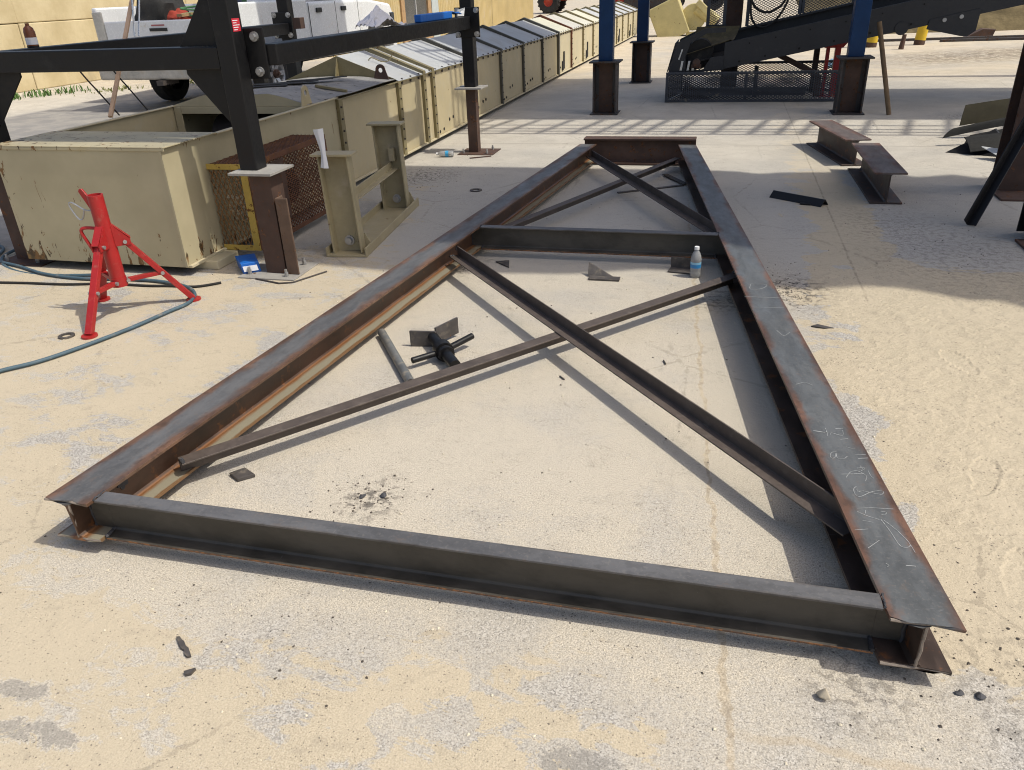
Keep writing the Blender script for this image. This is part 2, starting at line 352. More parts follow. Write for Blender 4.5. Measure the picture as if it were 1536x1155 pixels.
    h = g.m('ADD', h, g.m('MULTIPLY', stn, 1.4))
    g.bump(h, 0.55, 0.006)
    return g.out(c, g.mr(sand, 0, 1, .82, .95), 0, .25)
gm = MB().add([(-250, -60, 0), (250, -60, 0), (250, 400, 0), (-250, 400, 0)], [(0, 1, 2, 3)])
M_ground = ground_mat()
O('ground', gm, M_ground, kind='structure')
# loose trodden sand to the right of the frame, with boot prints, clods and ridges
_rp = random.Random(31); prints = [(_rp.uniform(.95, 2.3), _rp.uniform(1.8, 4.2), _rp.uniform(-.9, .9) + (3.14 if _rp.random() < .5 else 0)) for _ in range(13)]
def sandh(x, y):
    q = Vector((x, y, 0)); f = mnoise.fractal(q * 5, .9, 2.1, 4) * .0032 + mnoise.fractal(q * 22 + Vector((9, 0, 0)), .8, 2.2, 3) * .0020 + max(0, mnoise.noise(q * 75)) ** 2 * .0065
    f += abs(mnoise.noise(q * 11 + Vector((0, 7, 0)))) * -.0045 + .0015
    for a, b, t in prints:
        dx, dy = x - a, y - b
        if dx * dx + dy * dy > .04: continue
        u = dx * math.cos(t) + dy * math.sin(t); v = -dx * math.sin(t) + dy * math.cos(t); r = math.hypot(v / .135, u / (.047 - .012 * math.sin(v * 9)))
        if r < 1: f = f * .5 - .0028 + .0012 * (math.sin(v * 190 + abs(u) * 90) > .1)
        elif r < 1.35: f += .0022 * (1.35 - r) / .35
    edge = min(1, max(0, (x - (.66 + .22 * mnoise.noise((y * 1.7, 3, 0)) - .10 * (y - 2))) / .22)) * min(1, max(0, (y - 1.78 - .25 * mnoise.noise((x * 2, 0, 5))) / .3)) * min(1, (5.1 - y) / .5) * min(1, (3.0 - x) / .3)
    return (f + .0055) * max(0, edge) - .0022 * (1 - edge)
NXs, NYs = 210, 330
O('trodden_sand', MB().grid(lambda u, v: (.42 + 2.6 * u, 1.55 + 3.55 * v, sandh(.42 + 2.6 * u, 1.55 + 3.55 * v)), NXs, NYs), M_ground, smooth=False, kind='structure')

# earth bank at the far right
def bankf(u, v):
    x = 2.5 + 70 * u; y0 = 26.8 + 3.0 * math.sin(u * 2.2) * 0.3
    h = 5.5 * (v ** 0.9) * min(1, (x - 1.5) / 5.0)
    return (x, y0 + v * 12 + 0.5 * mnoise.noise((x * .4, v * 4, 0)), h * (1 + .12 * mnoise.noise((x * .6, v * 3, 3))) - 0.02)
O('earth_bank', MB().grid(bankf, 90, 14), paint('bank_earth', (0.115, 0.09, 0.048), .95, .5, sc=1.6, dust=.4, dustcol=(.19, .15, .085), spec=.1, bump=.9), smooth=True, kind='structure')

# ------------------------------------------------------------------ shared materials
M_black = paint('black_paint', (0.0085, 0.0085, 0.0095), .40, .2, dust=.12, dustcol=(.03, .028, .026), spec=.35)
M_brown = paint('rusty_brown_steel', (0.075, 0.042, 0.030), .72, .45, rust=.42, rustcol=(.17, .075, .035), sc=5)
M_cap = paint('dusty_plate', (0.30, 0.285, 0.26), .8, .25, rust=.25)
M_blue = paint('blue_paint', (0.004, 0.031, 0.100), .42, .25, spec=.3)
M_ped = paint('dark_mill_steel', (0.038, 0.034, 0.034), .6, .45, rust=.5, rustcol=(.085, .042, .024), sc=3)
M_tan = paint('tan_enamel', (0.47, 0.40, 0.25), .5, .12, rust=.17, dust=.25, dustcol=(.48, .44, .33), sc=2.2)
M_tan2 = paint('pale_tan_enamel', (0.52, 0.46, 0.31), .5, .10, rust=.08, dust=.25, dustcol=(.5, .47, .38), sc=2)
M_rib = paint('olive_flange_paint', (0.21, 0.175, 0.09), .55, .25, rust=.28)
M_ribdark = paint('dark_flange_paint', (0.075, 0.07, 0.055), .6, .3, rust=.25)
M_ribrust = paint('rusted_flange', (0.13, 0.045, 0.025), .8, .4, rust=.4)
M_roof = paint('weathered_roof_sheet', (0.43, 0.44, 0.44), .55, .12, dust=.35, dustcol=(.40, .385, .35), sc=1.7)
M_roofbad = paint('dirty_roof_sheet', (0.26, 0.255, 0.245), .75, .35, rust=.36, rustcol=(.07, .045, .03), dust=.5, dustcol=(.36, .34, .31), sc=4)
M_red = paint('red_enamel', (0.36, 0.018, 0.018), .38, .14, rust=.10, rustcol=(.07, .05, .045), dust=.16, dustcol=(.34, .12, .09), sc=12)
M_zinc = paint('zinc_bolt', (0.42, 0.42, 0.42), .4, .25, metal=.7)
M_bolt = paint('dark_bolt', (0.06, 0.05, 0.045), .6, .3)
M_dark = paint('dark_void', (0.012, 0.011, 0.010), .9, .2)
M_rustmesh = paint('rusty_expanded_metal', (0.13, 0.058, 0.032), .85, .4, rust=.45, rustcol=(.28, .12, .04), sc=6)
M_yelrust = paint('yellow_paint_rusting', (0.52, 0.37, 0.08), .6, .2, rust=.42, rustcol=(.20, .075, .02), sc=7)
M_hop = None
M_white = paint('white_vehicle_paint', (0.80, 0.81, 0.81), .22, .04, dust=.12, spec=.6)
M_rubber = paint('rubber', (0.022, 0.021, 0.020), .85, .3, dust=.2, dustcol=(.10, .09, .075))
M_paper = paint('paper', (0.78, 0.79, 0.82), .9, .03)
M_scrap = paint('scrap_steel', (0.065, 0.058, 0.055), .6, .4, rust=.25, dust=.35, dustcol=(.2, .17, .13), sc=14)
M_slag = paint('slag', (0.045, 0.045, 0.05), .7, .5, sc=30)
M_hose = paint('blue_grey_rubber', (0.060, 0.105, 0.135), .6, .2, dust=.3, dustcol=(.25, .22, .18), sc=9)
M_yel = paint('safety_yellow', (0.62, 0.42, 0.02), .5, .15, rust=.2)
M_cream = paint('cream_machine_paint', (0.50, 0.43, 0.20), .55, .15, rust=.2, dust=.2, sc=3)
M_alu = paint('bright_sheet', (0.6, 0.62, 0.64), .3, .1, metal=.6)
M_wood = paint('bare_timber', (0.36, 0.23, 0.115), .8, .3, sc=9)
M_oldwood = paint('weathered_pole', (0.17, 0.115, 0.065), .85, .35, sc=9)

# ------------------------------------------------------------------ the welded steel frame
ZB, ZT = 0.05, 0.206
fr = T('welded_truss', 'large tapered welded frame of rusty I-beams with crossed angle braces lying on the concrete', 'steel frame', (-0.65, 4.6, 0))
M_beamR = steel('mill_scale_beam', .0815, scale_col=(.090, .096, .100), edge=(.125, .060, .036), rust=.42, top=.156)
M_beamL = steel('mill_scale_beam_rustier', .0815, scale_col=(.095, .095, .096), edge=(.125, .064, .036), webc=(.06, .030, .017), rust=.60, top=.156, foot=(.25, .225, .165))
def long_beam(pn, pf, w, h, mat, segs=34, seed=1):
    pn, pf = Vector(pn), Vector(pf); d = pf - pn; L = d.length; ang = math.atan2(-d.x, d.y)
    pr = Iprof(w, h, .0115, .0085, 8); rnd = random.Random(seed); n = len(pr); mb = MB(); tn = math.tan(ang)
    for k in range(segs + 1):
        t = k / segs; vs = []
        for a, b in pr:
            # the ends are torch-cut square to the cross members, a little raggedly
            y = L * t - a * tn
            if k == 0: y += rnd.uniform(-.004, .004) + (.006 * math.sin(a * 60) if b > .1 else 0)
            if k == segs: y += rnd.uniform(-.002, .002)
            vs.append((a, y, b))
        mb.v += vs
    for k in range(segs): mb.f += [(k * n + i, k * n + (i + 1) % n, (k + 1) * n + (i + 1) % n, (k + 1) * n + i) for i in range(n)]
    # caps as flange / web / flange strips
    def cap(o, flip):
        idx = list(range(n)); q = 8
        bot = idx[0:q + 1] + [q + 1, q + 2, n - 2, n - 1]
        top = [q + 5, q + 6] + idx[q + 7:q + 7 + q + 1] + [q + 7 + q + 1, q + 7 + q + 2]
        web = [q + 2, q + 3, q + 4, q + 5, n - 6 + 1, n - 4, n - 3, n - 2]
        web = [q + 2, q + 3, q + 4, q + 5, q + 7 + q + 2, n - 4, n - 3, n - 2]
        for c in (bot, top, web): mb.f.append(tuple(o + i for i in (c if flip else c[::-1])))
    cap(0, False); cap(segs * n, True)
    return O('side_beam', mb, mat, fr, place=((pn.x, pn.y, ZB), ang), bevel=.0012, seg=1), ang, L
bR, angR, LR = long_beam((.5805, 1.582), (-.286, 7.80), .163, .156, M_beamR, seed=3)
bL, angL, LL = long_beam((-1.916, 1.597), (-1.240, 7.80), .163, .156, M_beamL, seed=5)

# soapstone writing on the right beam, drawn as thin raised strokes
M_chalk = paint('soapstone_mark', (0.36, 0.37, 0.37), .95, .3, sc=40)
CHALK = [[(-0.0596, 0.9031), (-0.0137, 0.8913)], [(-0.0147, 0.9228), (-0.0163, 0.897), (-0.0202, 0.8737)], [(0.0185, 0.922), (0.0435, 0.9255)], [(0.0398, 0.9113), (0.0291, 0.8761), (-0.001, 0.8919), (-0.0082, 0.8789)], [(0.0169, 0.8506), (0.0425, 0.8563)], [(0.023, 0.8033), (0.0346, 0.7952), (0.0485, 0.7959)], [(-0.016, 0.7691), (-0.032, 0.7661), (-0.0423, 0.7466), (-0.0412, 0.7289), (-0.0276, 0.74), (-0.0201, 0.7636), (-0.0238, 0.734), (-0.0158, 0.7271), (-0.0013, 0.731), (0.0102, 0.7441)], [(0.0387, 0.7539), (0.0706, 0.7576)], [(0.0422, 0.7332), (0.0727, 0.7369)], [(-0.0371, 0.6378), (-0.0067, 0.6404), (0.0308, 0.6444)], [(-0.025, 0.6201), (-0.0183, 0.6321), (-0.0035, 0.6523), (0.0143, 0.6601), (0.0275, 0.651), (0.038, 0.6332), (0.0347, 0.6177), (0.0272, 0.604)], [(0.0227, 0.6754), (0.0406, 0.6793), (0.045, 0.6726), (0.0316, 0.662)], [(0.0354, 0.6891), (0.0406, 0.6645)], [(0.0523, 0.6651), (0.0517, 0.6358), (0.0561, 0.6208)], [(-0.0089, 0.5712), (-0.0194, 0.5587), (-0.023, 0.534), (-0.0156, 0.5174), (0.0034, 0.5283), (0.0283, 0.5459), (0.0529, 0.5527), (0.0642, 0.5488), (0.056, 0.5349), (0.0404, 0.5358), (0.0225, 0.5429), (0.0042, 0.5491), (-0.0111, 0.5446), (-0.0112, 0.5573)], [(-0.0356, 0.459), (0.0094, 0.4634), (0.0642, 0.4607)], [(-0.0403, 0.4419), (-0.0168, 0.4225), (0.0098, 0.4077)], [(-0.0162, 0.45), (-0.0201, 0.4347)], [(0.0265, 0.4475), (0.0399, 0.4441), (0.0343, 0.4338), (0.0222, 0.4331)], [(-0.0372, 0.4008), (-0.0111, 0.3927)], [(0.0147, 0.408), (0.0237, 0.353), (0.0311, 0.2892), (0.0583, 0.2968), (0.0438, 0.3581), (0.0212, 0.406)], [(0.0588, 0.2983), (0.06, 0.2655)], [(-0.0711, 0.3549), (-0.0343, 0.3611)], [(-0.0585, 0.2761), (-0.0185, 0.3121)], [(0.0189, 0.21), (0.0421, 0.2081)], [(-0.0302, 0.2137), (-0.0256, 0.2071), (-0.0305, 0.2012)], [(-0.0298, 2.3873), (-0.0464, 2.3052), (0.0124, 2.3158), (0.0453, 2.3722), (-0.0281, 2.3821)], [(-0.0907, 2.1992), (0.0721, 2.1844)], [(-0.0758, 2.0601), (0.0666, 2.0512)], [(-0.0164, 1.7789), (0.0022, 1.7218), (0.0358, 1.7608)], [(-0.0438, 1.2551), (-0.0081, 1.2711), (0.0162, 1.2501)], [(-0.0585, 0.9073), (-0.0162, 0.8918)]]
mb = MB(); rnd = random.Random(2)
for st in CHALK:
    q = [Vector((a, b, .1566)) for a, b in st]
    if len(q) > 2: q = spline(q, 4)
    for a, b in zip(q[:-1], q[1:]):
        d = (b - a)
        if d.length < 1e-5: continue
        nrm = Vector((d.y, -d.x, 0)).normalized() * .0009 * rnd.uniform(.6, 1.3)
        e = d.normalized() * .0006
        mb.prism([a - nrm - e, b - nrm + e, b + nrm + e, a + nrm - e], (0, 0, .0003))
cm = O('chalk_writing', mb, M_chalk, None, label='handwritten soapstone figures and tick marks', kind='stuff'); cm.parent = bR

# cross channels (toes towards the camera) and the deep end beam
M_chan = steel('mill_scale_channel', .0275, scale_col=(.088, .088, .092), edge=(.085, .076, .070), webc=(.052, .046, .037), rust=.2, top=.1535, rough=.5, blotch=.0, toe=1.0)
def xs(y, side, inset):
    """x of the inner web face of a side beam at y"""
    if side > 0: return .5805 + (y - 1.582) * (-.8665 / 6.218) - inset
    return -1.916 + (y - 1.597) * (.676 / 6.203) + inset
def channel(y0, depth, h):
    """toes towards the camera; the flanges stop at the beam flanges, the web runs on to the beam web"""
    xl, xr = xs(y0, -1, .012), xs(y0, 1, .012); xc = (xl + xr) / 2; cop = .076
    pr = Cprof(depth, h, .011, .008); mb = MB(); n = len(pr); segs = 20; x0, x1 = xl + cop - xc, xr - cop - xc
    for k in range(segs + 1):
        x = x0 + (x1 - x0) * k / segs
        mb.v += [(a - depth / 2, -x, b) for a, b in pr]
    for k in range(segs): mb.f += [(k * n + i, k * n + (i + 1) % n, (k + 1) * n + (i + 1) % n, (k + 1) * n + i) for i in range(n)]
    mb.f += [tuple(range(n)), tuple(range(segs * n + n - 1, segs * n - 1, -1))]
    for p0, p1 in ((xl - xc, x0 + .001), (x1 - .001, xr - xc)): mb.box((depth / 2 - .0085, -p1, .013), (depth / 2 - .0005, -p0, h - .014))
    return O('cross_channel', mb, M_chan, fr, place=((xc, y0 + depth / 2, ZB + .001), R(90)), bevel=.0012, seg=1)
channel(1.614, .055, .1535)
channel(4.805, .058, .1535)
pr = Iprof(.15, .245, .016, .009)
eb = O('end_beam', MB().ext(pr, (-1.29, 7.895, .008), (-.205, 7.895, .008)), M_brown, fr, bevel=.0015, seg=1)
# angle-iron braces: one pair with the flat leg low and the standing leg behind, crossing above the other pair
M_ang = paint('mill_angle_steel', (0.082, 0.064, 0.054), .6, .35, rust=.2, rustcol=(.10, .055, .033), dust=.25, dustcol=(.15, .125, .105), sc=9)
LG = .062; th = .0065
Lup = [(0, 0), (LG, 0), (LG, LG), (LG - th, LG), (LG - th, th), (0, th)]            # foot leg low, standing leg at +x
Ldn = [(0, 0), (LG, 0), (LG, -th), (th, -th), (th, -LG), (0, -LG)]                   # flat leg on top, leg hanging at x=0
A0, A1 = Vector((-1.545, 4.43, .1205)), Vector((.475, 2.02, .1205))
B0, B1 = Vector((-1.80, 1.99, .120)), Vector((.165, 4.335, .120))
O('diagonal_brace', MB().ext([(a - LG / 2, b) for a, b in Lup], A1, A0), M_ang, fr, bevel=.001, seg=1)
O('diagonal_brace', MB().ext([(a - LG / 2, b) for a, b in Ldn][::-1], B0, B1), M_ang, fr, bevel=.001, seg=1)
C0, C1 = Vector((-1.20, 7.60, .1205)), Vector((.055, 5.02, .1205))
D0, D1 = Vector((-1.43, 5.05, .120)), Vector((-.355, 7.62, .120))
O('diagonal_brace', MB().ext([(a - LG / 2, b) for a, b in Lup], C1, C0), M_ang, fr, bevel=.001, seg=1)
O('diagonal_brace', MB().ext([(a - LG / 2, b) for a, b in Ldn][::-1], D0, D1), M_ang, fr, bevel=.001, seg=1)
# weld beads / slag where the members meet, and the packers the frame is lying on
def weld(c, d, L, r=.006):
    mb = MB(); rnd = random.Random(int(c[0] * 991)); c, d = Vector(c), Vector(d).normalized()
    pts = [c + d * (L * i / 9) + Vector((rnd.uniform(-.002, .002), rnd.uniform(-.002, .002), rnd.uniform(-.002, .002))) for i in range(10)]
    mb.tube(pts, r, 6); return O('weld_bead', mb, M_slag, fr, smooth=True)
for y0, dd in ((1.614, .055), (4.805, .058)):
    for s in (-1, 1):
        x = xs(y0 + dd, s, .008)
        weld((x, y0 + dd - .006, ZB + .013), (0, 0, 1), .13)
        weld((x - s * .075, y0, ZB + .0135), (0, 1, 0), dd)
        weld((xs(y0, s, .083), y0 + .002, ZT - .001), (0, 1, 0), dd * .95, .0035)
for p, d in ((A0, A1 - A0), (A1, A0 - A1), (B0, B1 - B0), (B1, B0 - B1)):
    weld(p + d.normalized() * .006 + Vector((0, 0, .006)), (d.y, -d.x, 0), .03, .007)
def burn(c, nrm, r):
    rnd = random.Random(int(r * 9999 + c[1] * 77)); c, nrm = Vector(c), Vector(nrm).normalized(); x = nrm.cross(Vector((0, 0, 1))).normalized(); u = x.cross(nrm)
    O('burn_spot', MB().prism([c + (x * math.cos(t) + u * math.sin(t)) * r * rnd.uniform(.6, 1.15) for t in [6.283 * k / 14 for k in range(14)]], nrm * .003), M_slag, fr)
nL = Vector((math.cos(angL), math.sin(angL), 0)); nR = Vector((-math.cos(angR), -math.sin(angR), 0))
for yy, zz, r in ((1.80, .135, .021), (2.03, .15, .012), (4.60, .12, .016), (4.93, .10, .014)): burn((xs(yy, -1, .0045), yy, zz), nL, r)
for yy, zz, r in ((1.95, .12, .016), (4.40, .13, .018), (4.70, .10, .012)): burn((xs(yy, 1, .0045), yy, zz), nR, r)
M_cut = paint('torch_cut_edge', (.24, .20, .165), .6, .4, sc=60)
def cut(pts, r=.0042):
    rnd = random.Random(int(pts[0][0] * 777)); q = []
    for a, b in zip(pts[:-1], pts[1:]):
        a, b = Vector(a), Vector(b)
        for k in range(7): q.append(a.lerp(b, k / 7) + Vector((rnd.uniform(-.0015, .0015), rnd.uniform(-.003, .003), rnd.uniform(-.0012, .0012))))
    q.append(Vector(pts[-1])); O('cut_edge', MB().tube(q, r, 6), M_cut, fr, smooth=True)
for cx, cy, ang in ((.5805, 1.582, angR), (-1.916, 1.597, angL)):
    wd = .081 / math.cos(ang)
    cut([(cx - wd, cy + .003, ZT - .006), (cx + wd, cy + .003, ZT - .006)]); cut([(cx - wd, cy + .003, ZB + .006), (cx + wd, cy + .003, ZB + .006)]); cut([(cx, cy + .003, ZB + .012), (cx + .002, cy + .003, ZT - .012)])
M_block = paint('packer_timber', (0.11, 0.085, 0.06), .9, .3, sc=8)
for bx, by in ((-1.905, 1.95), (.525, 2.25), (-1.33, 7.2), (-.16, 7.1), (.14, 4.95), (-1.58, 4.9)):
    O('packer_block', MB().cb((bx, by, .0245), (.085, .075, .049)), M_block, None, bevel=.003, origin=(bx, by, 0),
      label='small dark packer block under the %s side of the steel frame %s' % ('left' if bx < -.6 else 'right', 'at its near end' if by < 3 else 'at its far end' if by > 6 else 'at its middle channel'), cat='block', group='packers under the frame')

# ------------------------------------------------------------------ long tan conveyor casing on the left (slightly askew)
CT = 0.0115; CO = Vector((-3.28, 4.2, 0)); cxv = Vector((math.cos(CT), -math.sin(CT), 0)); cyv = Vector((math.sin(CT), math.cos(CT), 0))
def cl(x, y, z): return CO + cxv * x + cyv * y + Vector((0, 0, z))
CW, EZ, RZ, BZ = 1.27, .785, 1.045, .06
casing = T('conveyor_casing', 'long tan sheet-metal conveyor casing with gabled grey lid, open hopper at its near end', 'conveyor casing', tuple(cl(-CW / 2, 12, 0)))
def cbox(mb, a, b):
    pts = [cl(*q) for q in ((a[0], a[1], a[2]), (b[0], a[1], a[2]), (b[0], b[1], a[2]), (a[0], b[1], a[2]), (a[0], a[1], b[2]), (b[0], a[1], b[2]), (b[0], b[1], b[2]), (a[0], b[1], b[2]))]
    return mb.add(pts, [(0, 3, 2, 1), (4, 5, 6, 7), (0, 1, 5, 4), (1, 2, 6, 5), (2, 3, 7, 6), (3, 0, 4, 7)])
def cpan(f, nu, nv, th=.006):
    return MB().grid(lambda u, v: cl(*f(u, v)), nu, nv)
def oil(u, v, s): return (.012 * mnoise.noise((u * 2.2 + s, v * 1.8, s * 1.7)) + .003) * math.sin(math.pi * v) * math.sin(math.pi * u)
HZ = .812
def hopper_mat():
    g = G('hopper_tan_enamel'); p = g.pos(); x, y, z = g.xyz(p); n1 = g.noise(p, 2.2, 4, .6); n2 = g.noise(p, 20, 3, .6)
    c = g.mix(g.mr(n1, .3, .7), (.40, .35, .225), (.475, .42, .275))
    low = g.mr(z, .34, .07); lf = g.mr(x, -4.25, -4.56)
    k = g.m('ADD', g.m('MULTIPLY', low, .09), g.m('MULTIPLY', lf, .07))
    k = g.m('ADD', k, g.m('MULTIPLY', g.mr(z, .775, .80), .06))
    rn = g.noise(g.scale(p, (14, 14, 5)), 1.0, 5, .72, .8)
    rm = g.mr(g.m('ADD', rn, k), .655, .68)
    c = g.mix(rm, c, g.mix(g.mr(n2, .4, .6), (.20, .10, .03), (.06, .035, .015)))
    c = g.mix(g.m('MULTIPLY', g.mr(g.m('ADD', n1, k), .62, .75), .35), c, (.36, .27, .10))
    g.bump(n2, .08, .003); return g.out(c, .5)
M_hop = hopper_mat()
# hopper end: front plate, side plates, wide front deck, rim flanges
O('front_plate', cpan(lambda u, v: (-CW + CW * u, .10 * oil(u, v, 3) - .045, BZ + (HZ - BZ) * v), 14, 8), M_hop, casing, smooth=True, solid=.006)
O('front_deck', cbox(cbox(MB(), (-CW - .02, -.055, HZ), (.03, .50, HZ + .008)), (-CW - .02, -.055, HZ - .016), (.03, -.0485, HZ - .0005)), M_hop, casing, bevel=.002)
O('side_panel', cpan(lambda u, v: (oil(u, v, 9), -.045 + 2.38 * u, BZ + (EZ + .02 - BZ) * v), 16, 6), M_hop, casing, smooth=True, solid=.006)
O('side_panel', cpan(lambda u, v: (-CW + oil(u, v, 5), -.045 + 2.38 * u, BZ + (EZ + .02 - BZ) * v), 16, 6), M_tan, casing, smooth=True, solid=.006)
O('rim_flange', cbox(MB(), (-.012, .503, EZ + .021), (.035, 2.30, EZ + .029)), M_tan, casing, bevel=.002)
O('rim_flange', cbox(MB(), (-CW - .035, .503, EZ + .021), (-CW + .02, 1.85, EZ + .029)), M_tan, casing, bevel=.002)
O('hopper_floor', cbox(MB(), (-CW + .01, -.03, BZ + .002), (-.01, 2.3, BZ + .01)), M_dark, casing)
O('corner_strip', cbox(MB(), (-.012, -.052, BZ), (.006, -.0485, HZ - .017)), M_hop, casing, bevel=.001)
# wall across the hopper with the dark mouth, tail drum inside
m = MB(); cbox(m, (-CW + .01, 1.80, BZ), (-1.19, 1.81, EZ + .02)); cbox(m, (-.07, 1.80, BZ), (-.01, 1.81, EZ + .02)); cbox(m, (-1.188, 1.80, EZ - .035), (-.072, 1.81, EZ + .02))
O('mouth_frame', m, M_tan, casing, bevel=.002)
O('tail_drum', MB().cyl(cl(-1.02, 2.12, .5), cl(-.12, 2.12, .5), .21, n=28), paint('drum_lagging', (.05, .042, .04), .8, .3, rust=.2), casing, smooth=True)
for sx_ in (-.32, -CW + .2): O('bottom_skid', cbox(MB(), (sx_ - .06, .15, 0), (sx_ + .06, 24.7, BZ - .001)), M_ribdark, casing, bevel=.004)  # dark tone painted in for the shadow line under the casing
O('skid_foot', cbox(MB(), (-.12, .10, -.0), (.12, .35, .058)), M_tan2, casing, bevel=.006)
# raised flat lid over the near half, buckled and dirty
def lid(u, v):
    x = -CW + CW * v; y = 1.82 + 1.85 * u; k = 1 - abs(2 * v - 1)
    return (x, y, EZ + .03 + .085 * min(1, k * 1.9) * (1.0 - .6 * u) + .014 * mnoise.noise((u * 3, v * 3, 1)))
O('near_lid', cpan(lid, 22, 22), M_roofbad, casing, smooth=True, solid=.004)
O('lid_lip', cpan(lambda u, v: (lid(0, u)[0], 1.812 + .004 * v, EZ + .022 + (lid(0, u)[2] - EZ - .022) * v), 22, 2), M_tan, casing, solid=.005)
O('lid_batten', MB().bar(cl(-.30, 2.55, EZ + .10), cl(-.03, 2.62, EZ + .045), .05, .02), M_rib, casing, bevel=.002)
m = MB()
for k in range(5):
    a = cl(-.95 + .1 * k, 2.3 + .13 * k, EZ + .118 + .006 * (k % 2)); b = cl(-.55 + .06 * k, 2.5 + .17 * k, EZ + .115)
    m.bar(a, b, .16 - .02 * k, .006)
O('torn_belt', m, M_rubber, casing)
def lugp(x, y, r=.055, hh=.13, tk=.014):
    pts = [(x - r * 1.25, 0), (x + r * 1.25, 0)] + [(x + r * math.cos(t), hh - r + r * math.sin(t)) for t in [math.pi * i / 10 for i in range(11)]]
    return pts
def lug(mat, y, zb, along=True, x=0.0):
    m = MB(); outer = [(-.085, 0), (.085, 0)] + [(.052 * math.cos(math.pi * i / 12), .10 + .052 * math.sin(math.pi * i / 12)) for i in range(13)]
    f = (lambda a, b, c: cl(x + c, y + a, zb + b)) if along else (lambda a, b, c: cl(x + a, y + c, zb + b))
    n = len(outer); hole = [(.023 * math.cos(2 * math.pi * i / 15 + 4.4), .095 + .023 * math.sin(2 * math.pi * i / 15 + 4.4)) for i in range(n)]
    vs = [f(a, b, 0) for a, b in outer] + [f(a, b, 0) for a, b in hole] + [f(a, b, .012) for a, b in outer] + [f(a, b, .012) for a, b in hole]
    fs = []
    for i in range(n):
        j = (i + 1) % n
        fs += [(i, j, n + j, n + i), (2 * n + i, 3 * n + i, 3 * n + j, 2 * n + j), (i, 2 * n + i, 2 * n + j, j), (n + i, n + j, 3 * n + j, 3 * n + i)]
    m.add(vs, fs); return O('lifting_lug', m, mat, casing)
lug(M_tan, 1.83, EZ + .028, True, -.02); lug(M_tan, 1.83, EZ + .05, False, -.86); lug(M_brown, 3.62, EZ + .03, False, -.13)
# gable plate between the flat lid and the gabled roof
g0 = [cl(-CW, 3.69, EZ + .03), cl(0, 3.69, EZ + .03), cl(-CW / 2, 3.69, RZ)]
O('gable_plate', MB().prism(g0, cyv * .008), M_rib, casing)
O('gable_stiffener', MB().prism([cl(-CW / 2, 3.686, EZ + .05), cl(-CW / 2, 3.686, RZ - .02), cl(-CW / 2, 3.60, EZ + .06)], cxv * .01), M_rib, casing)
# gabled bays, each with two side panels, roof sheet and a bolted flange
ribs = [2.34, 3.70, 4.42, 4.71, 6.15, 7.60, 8.95, 10.36, 11.70, 13.07, 14.45, 15.80, 17.15, 18.50, 19.85, 21.10, 22.40, 23.65, 24.90]
def rib(y, mat, wd=.06, roof=True, pr=.035):
    O('bay_flange', cbox(MB(), (-CW - pr, y - wd / 2, BZ), (-CW - .004, y + wd / 2, EZ + .012)), mat, casing, bevel=.002)
    o = O('bay_flange', cbox(MB(), (.004, y - wd / 2, BZ), (pr, y + wd / 2, EZ + .012)), mat, casing, bevel=.002)
    if roof:
        a, b, c = cl(pr, y, EZ), cl(-CW / 2, y, RZ + .008), cl(-CW - pr, y, EZ)
        m = MB(); up = Vector((0, 0, .042)); t = cyv * (wd * .45)
        for p, q in ((a, b), (b, c)):
            m.add([p - t, q - t, q + t, p + t, p - t + up, q - t + up, q + t + up, p + t + up], [(0, 1, 2, 3), (7, 6, 5, 4), (0, 4, 5, 1), (1, 5, 6, 2), (2, 6, 7, 3), (3, 7, 4, 0)])
        O('roof_flange', m, mat, o, bevel=.002)
    return o
bolts = MB(); slots = MB()
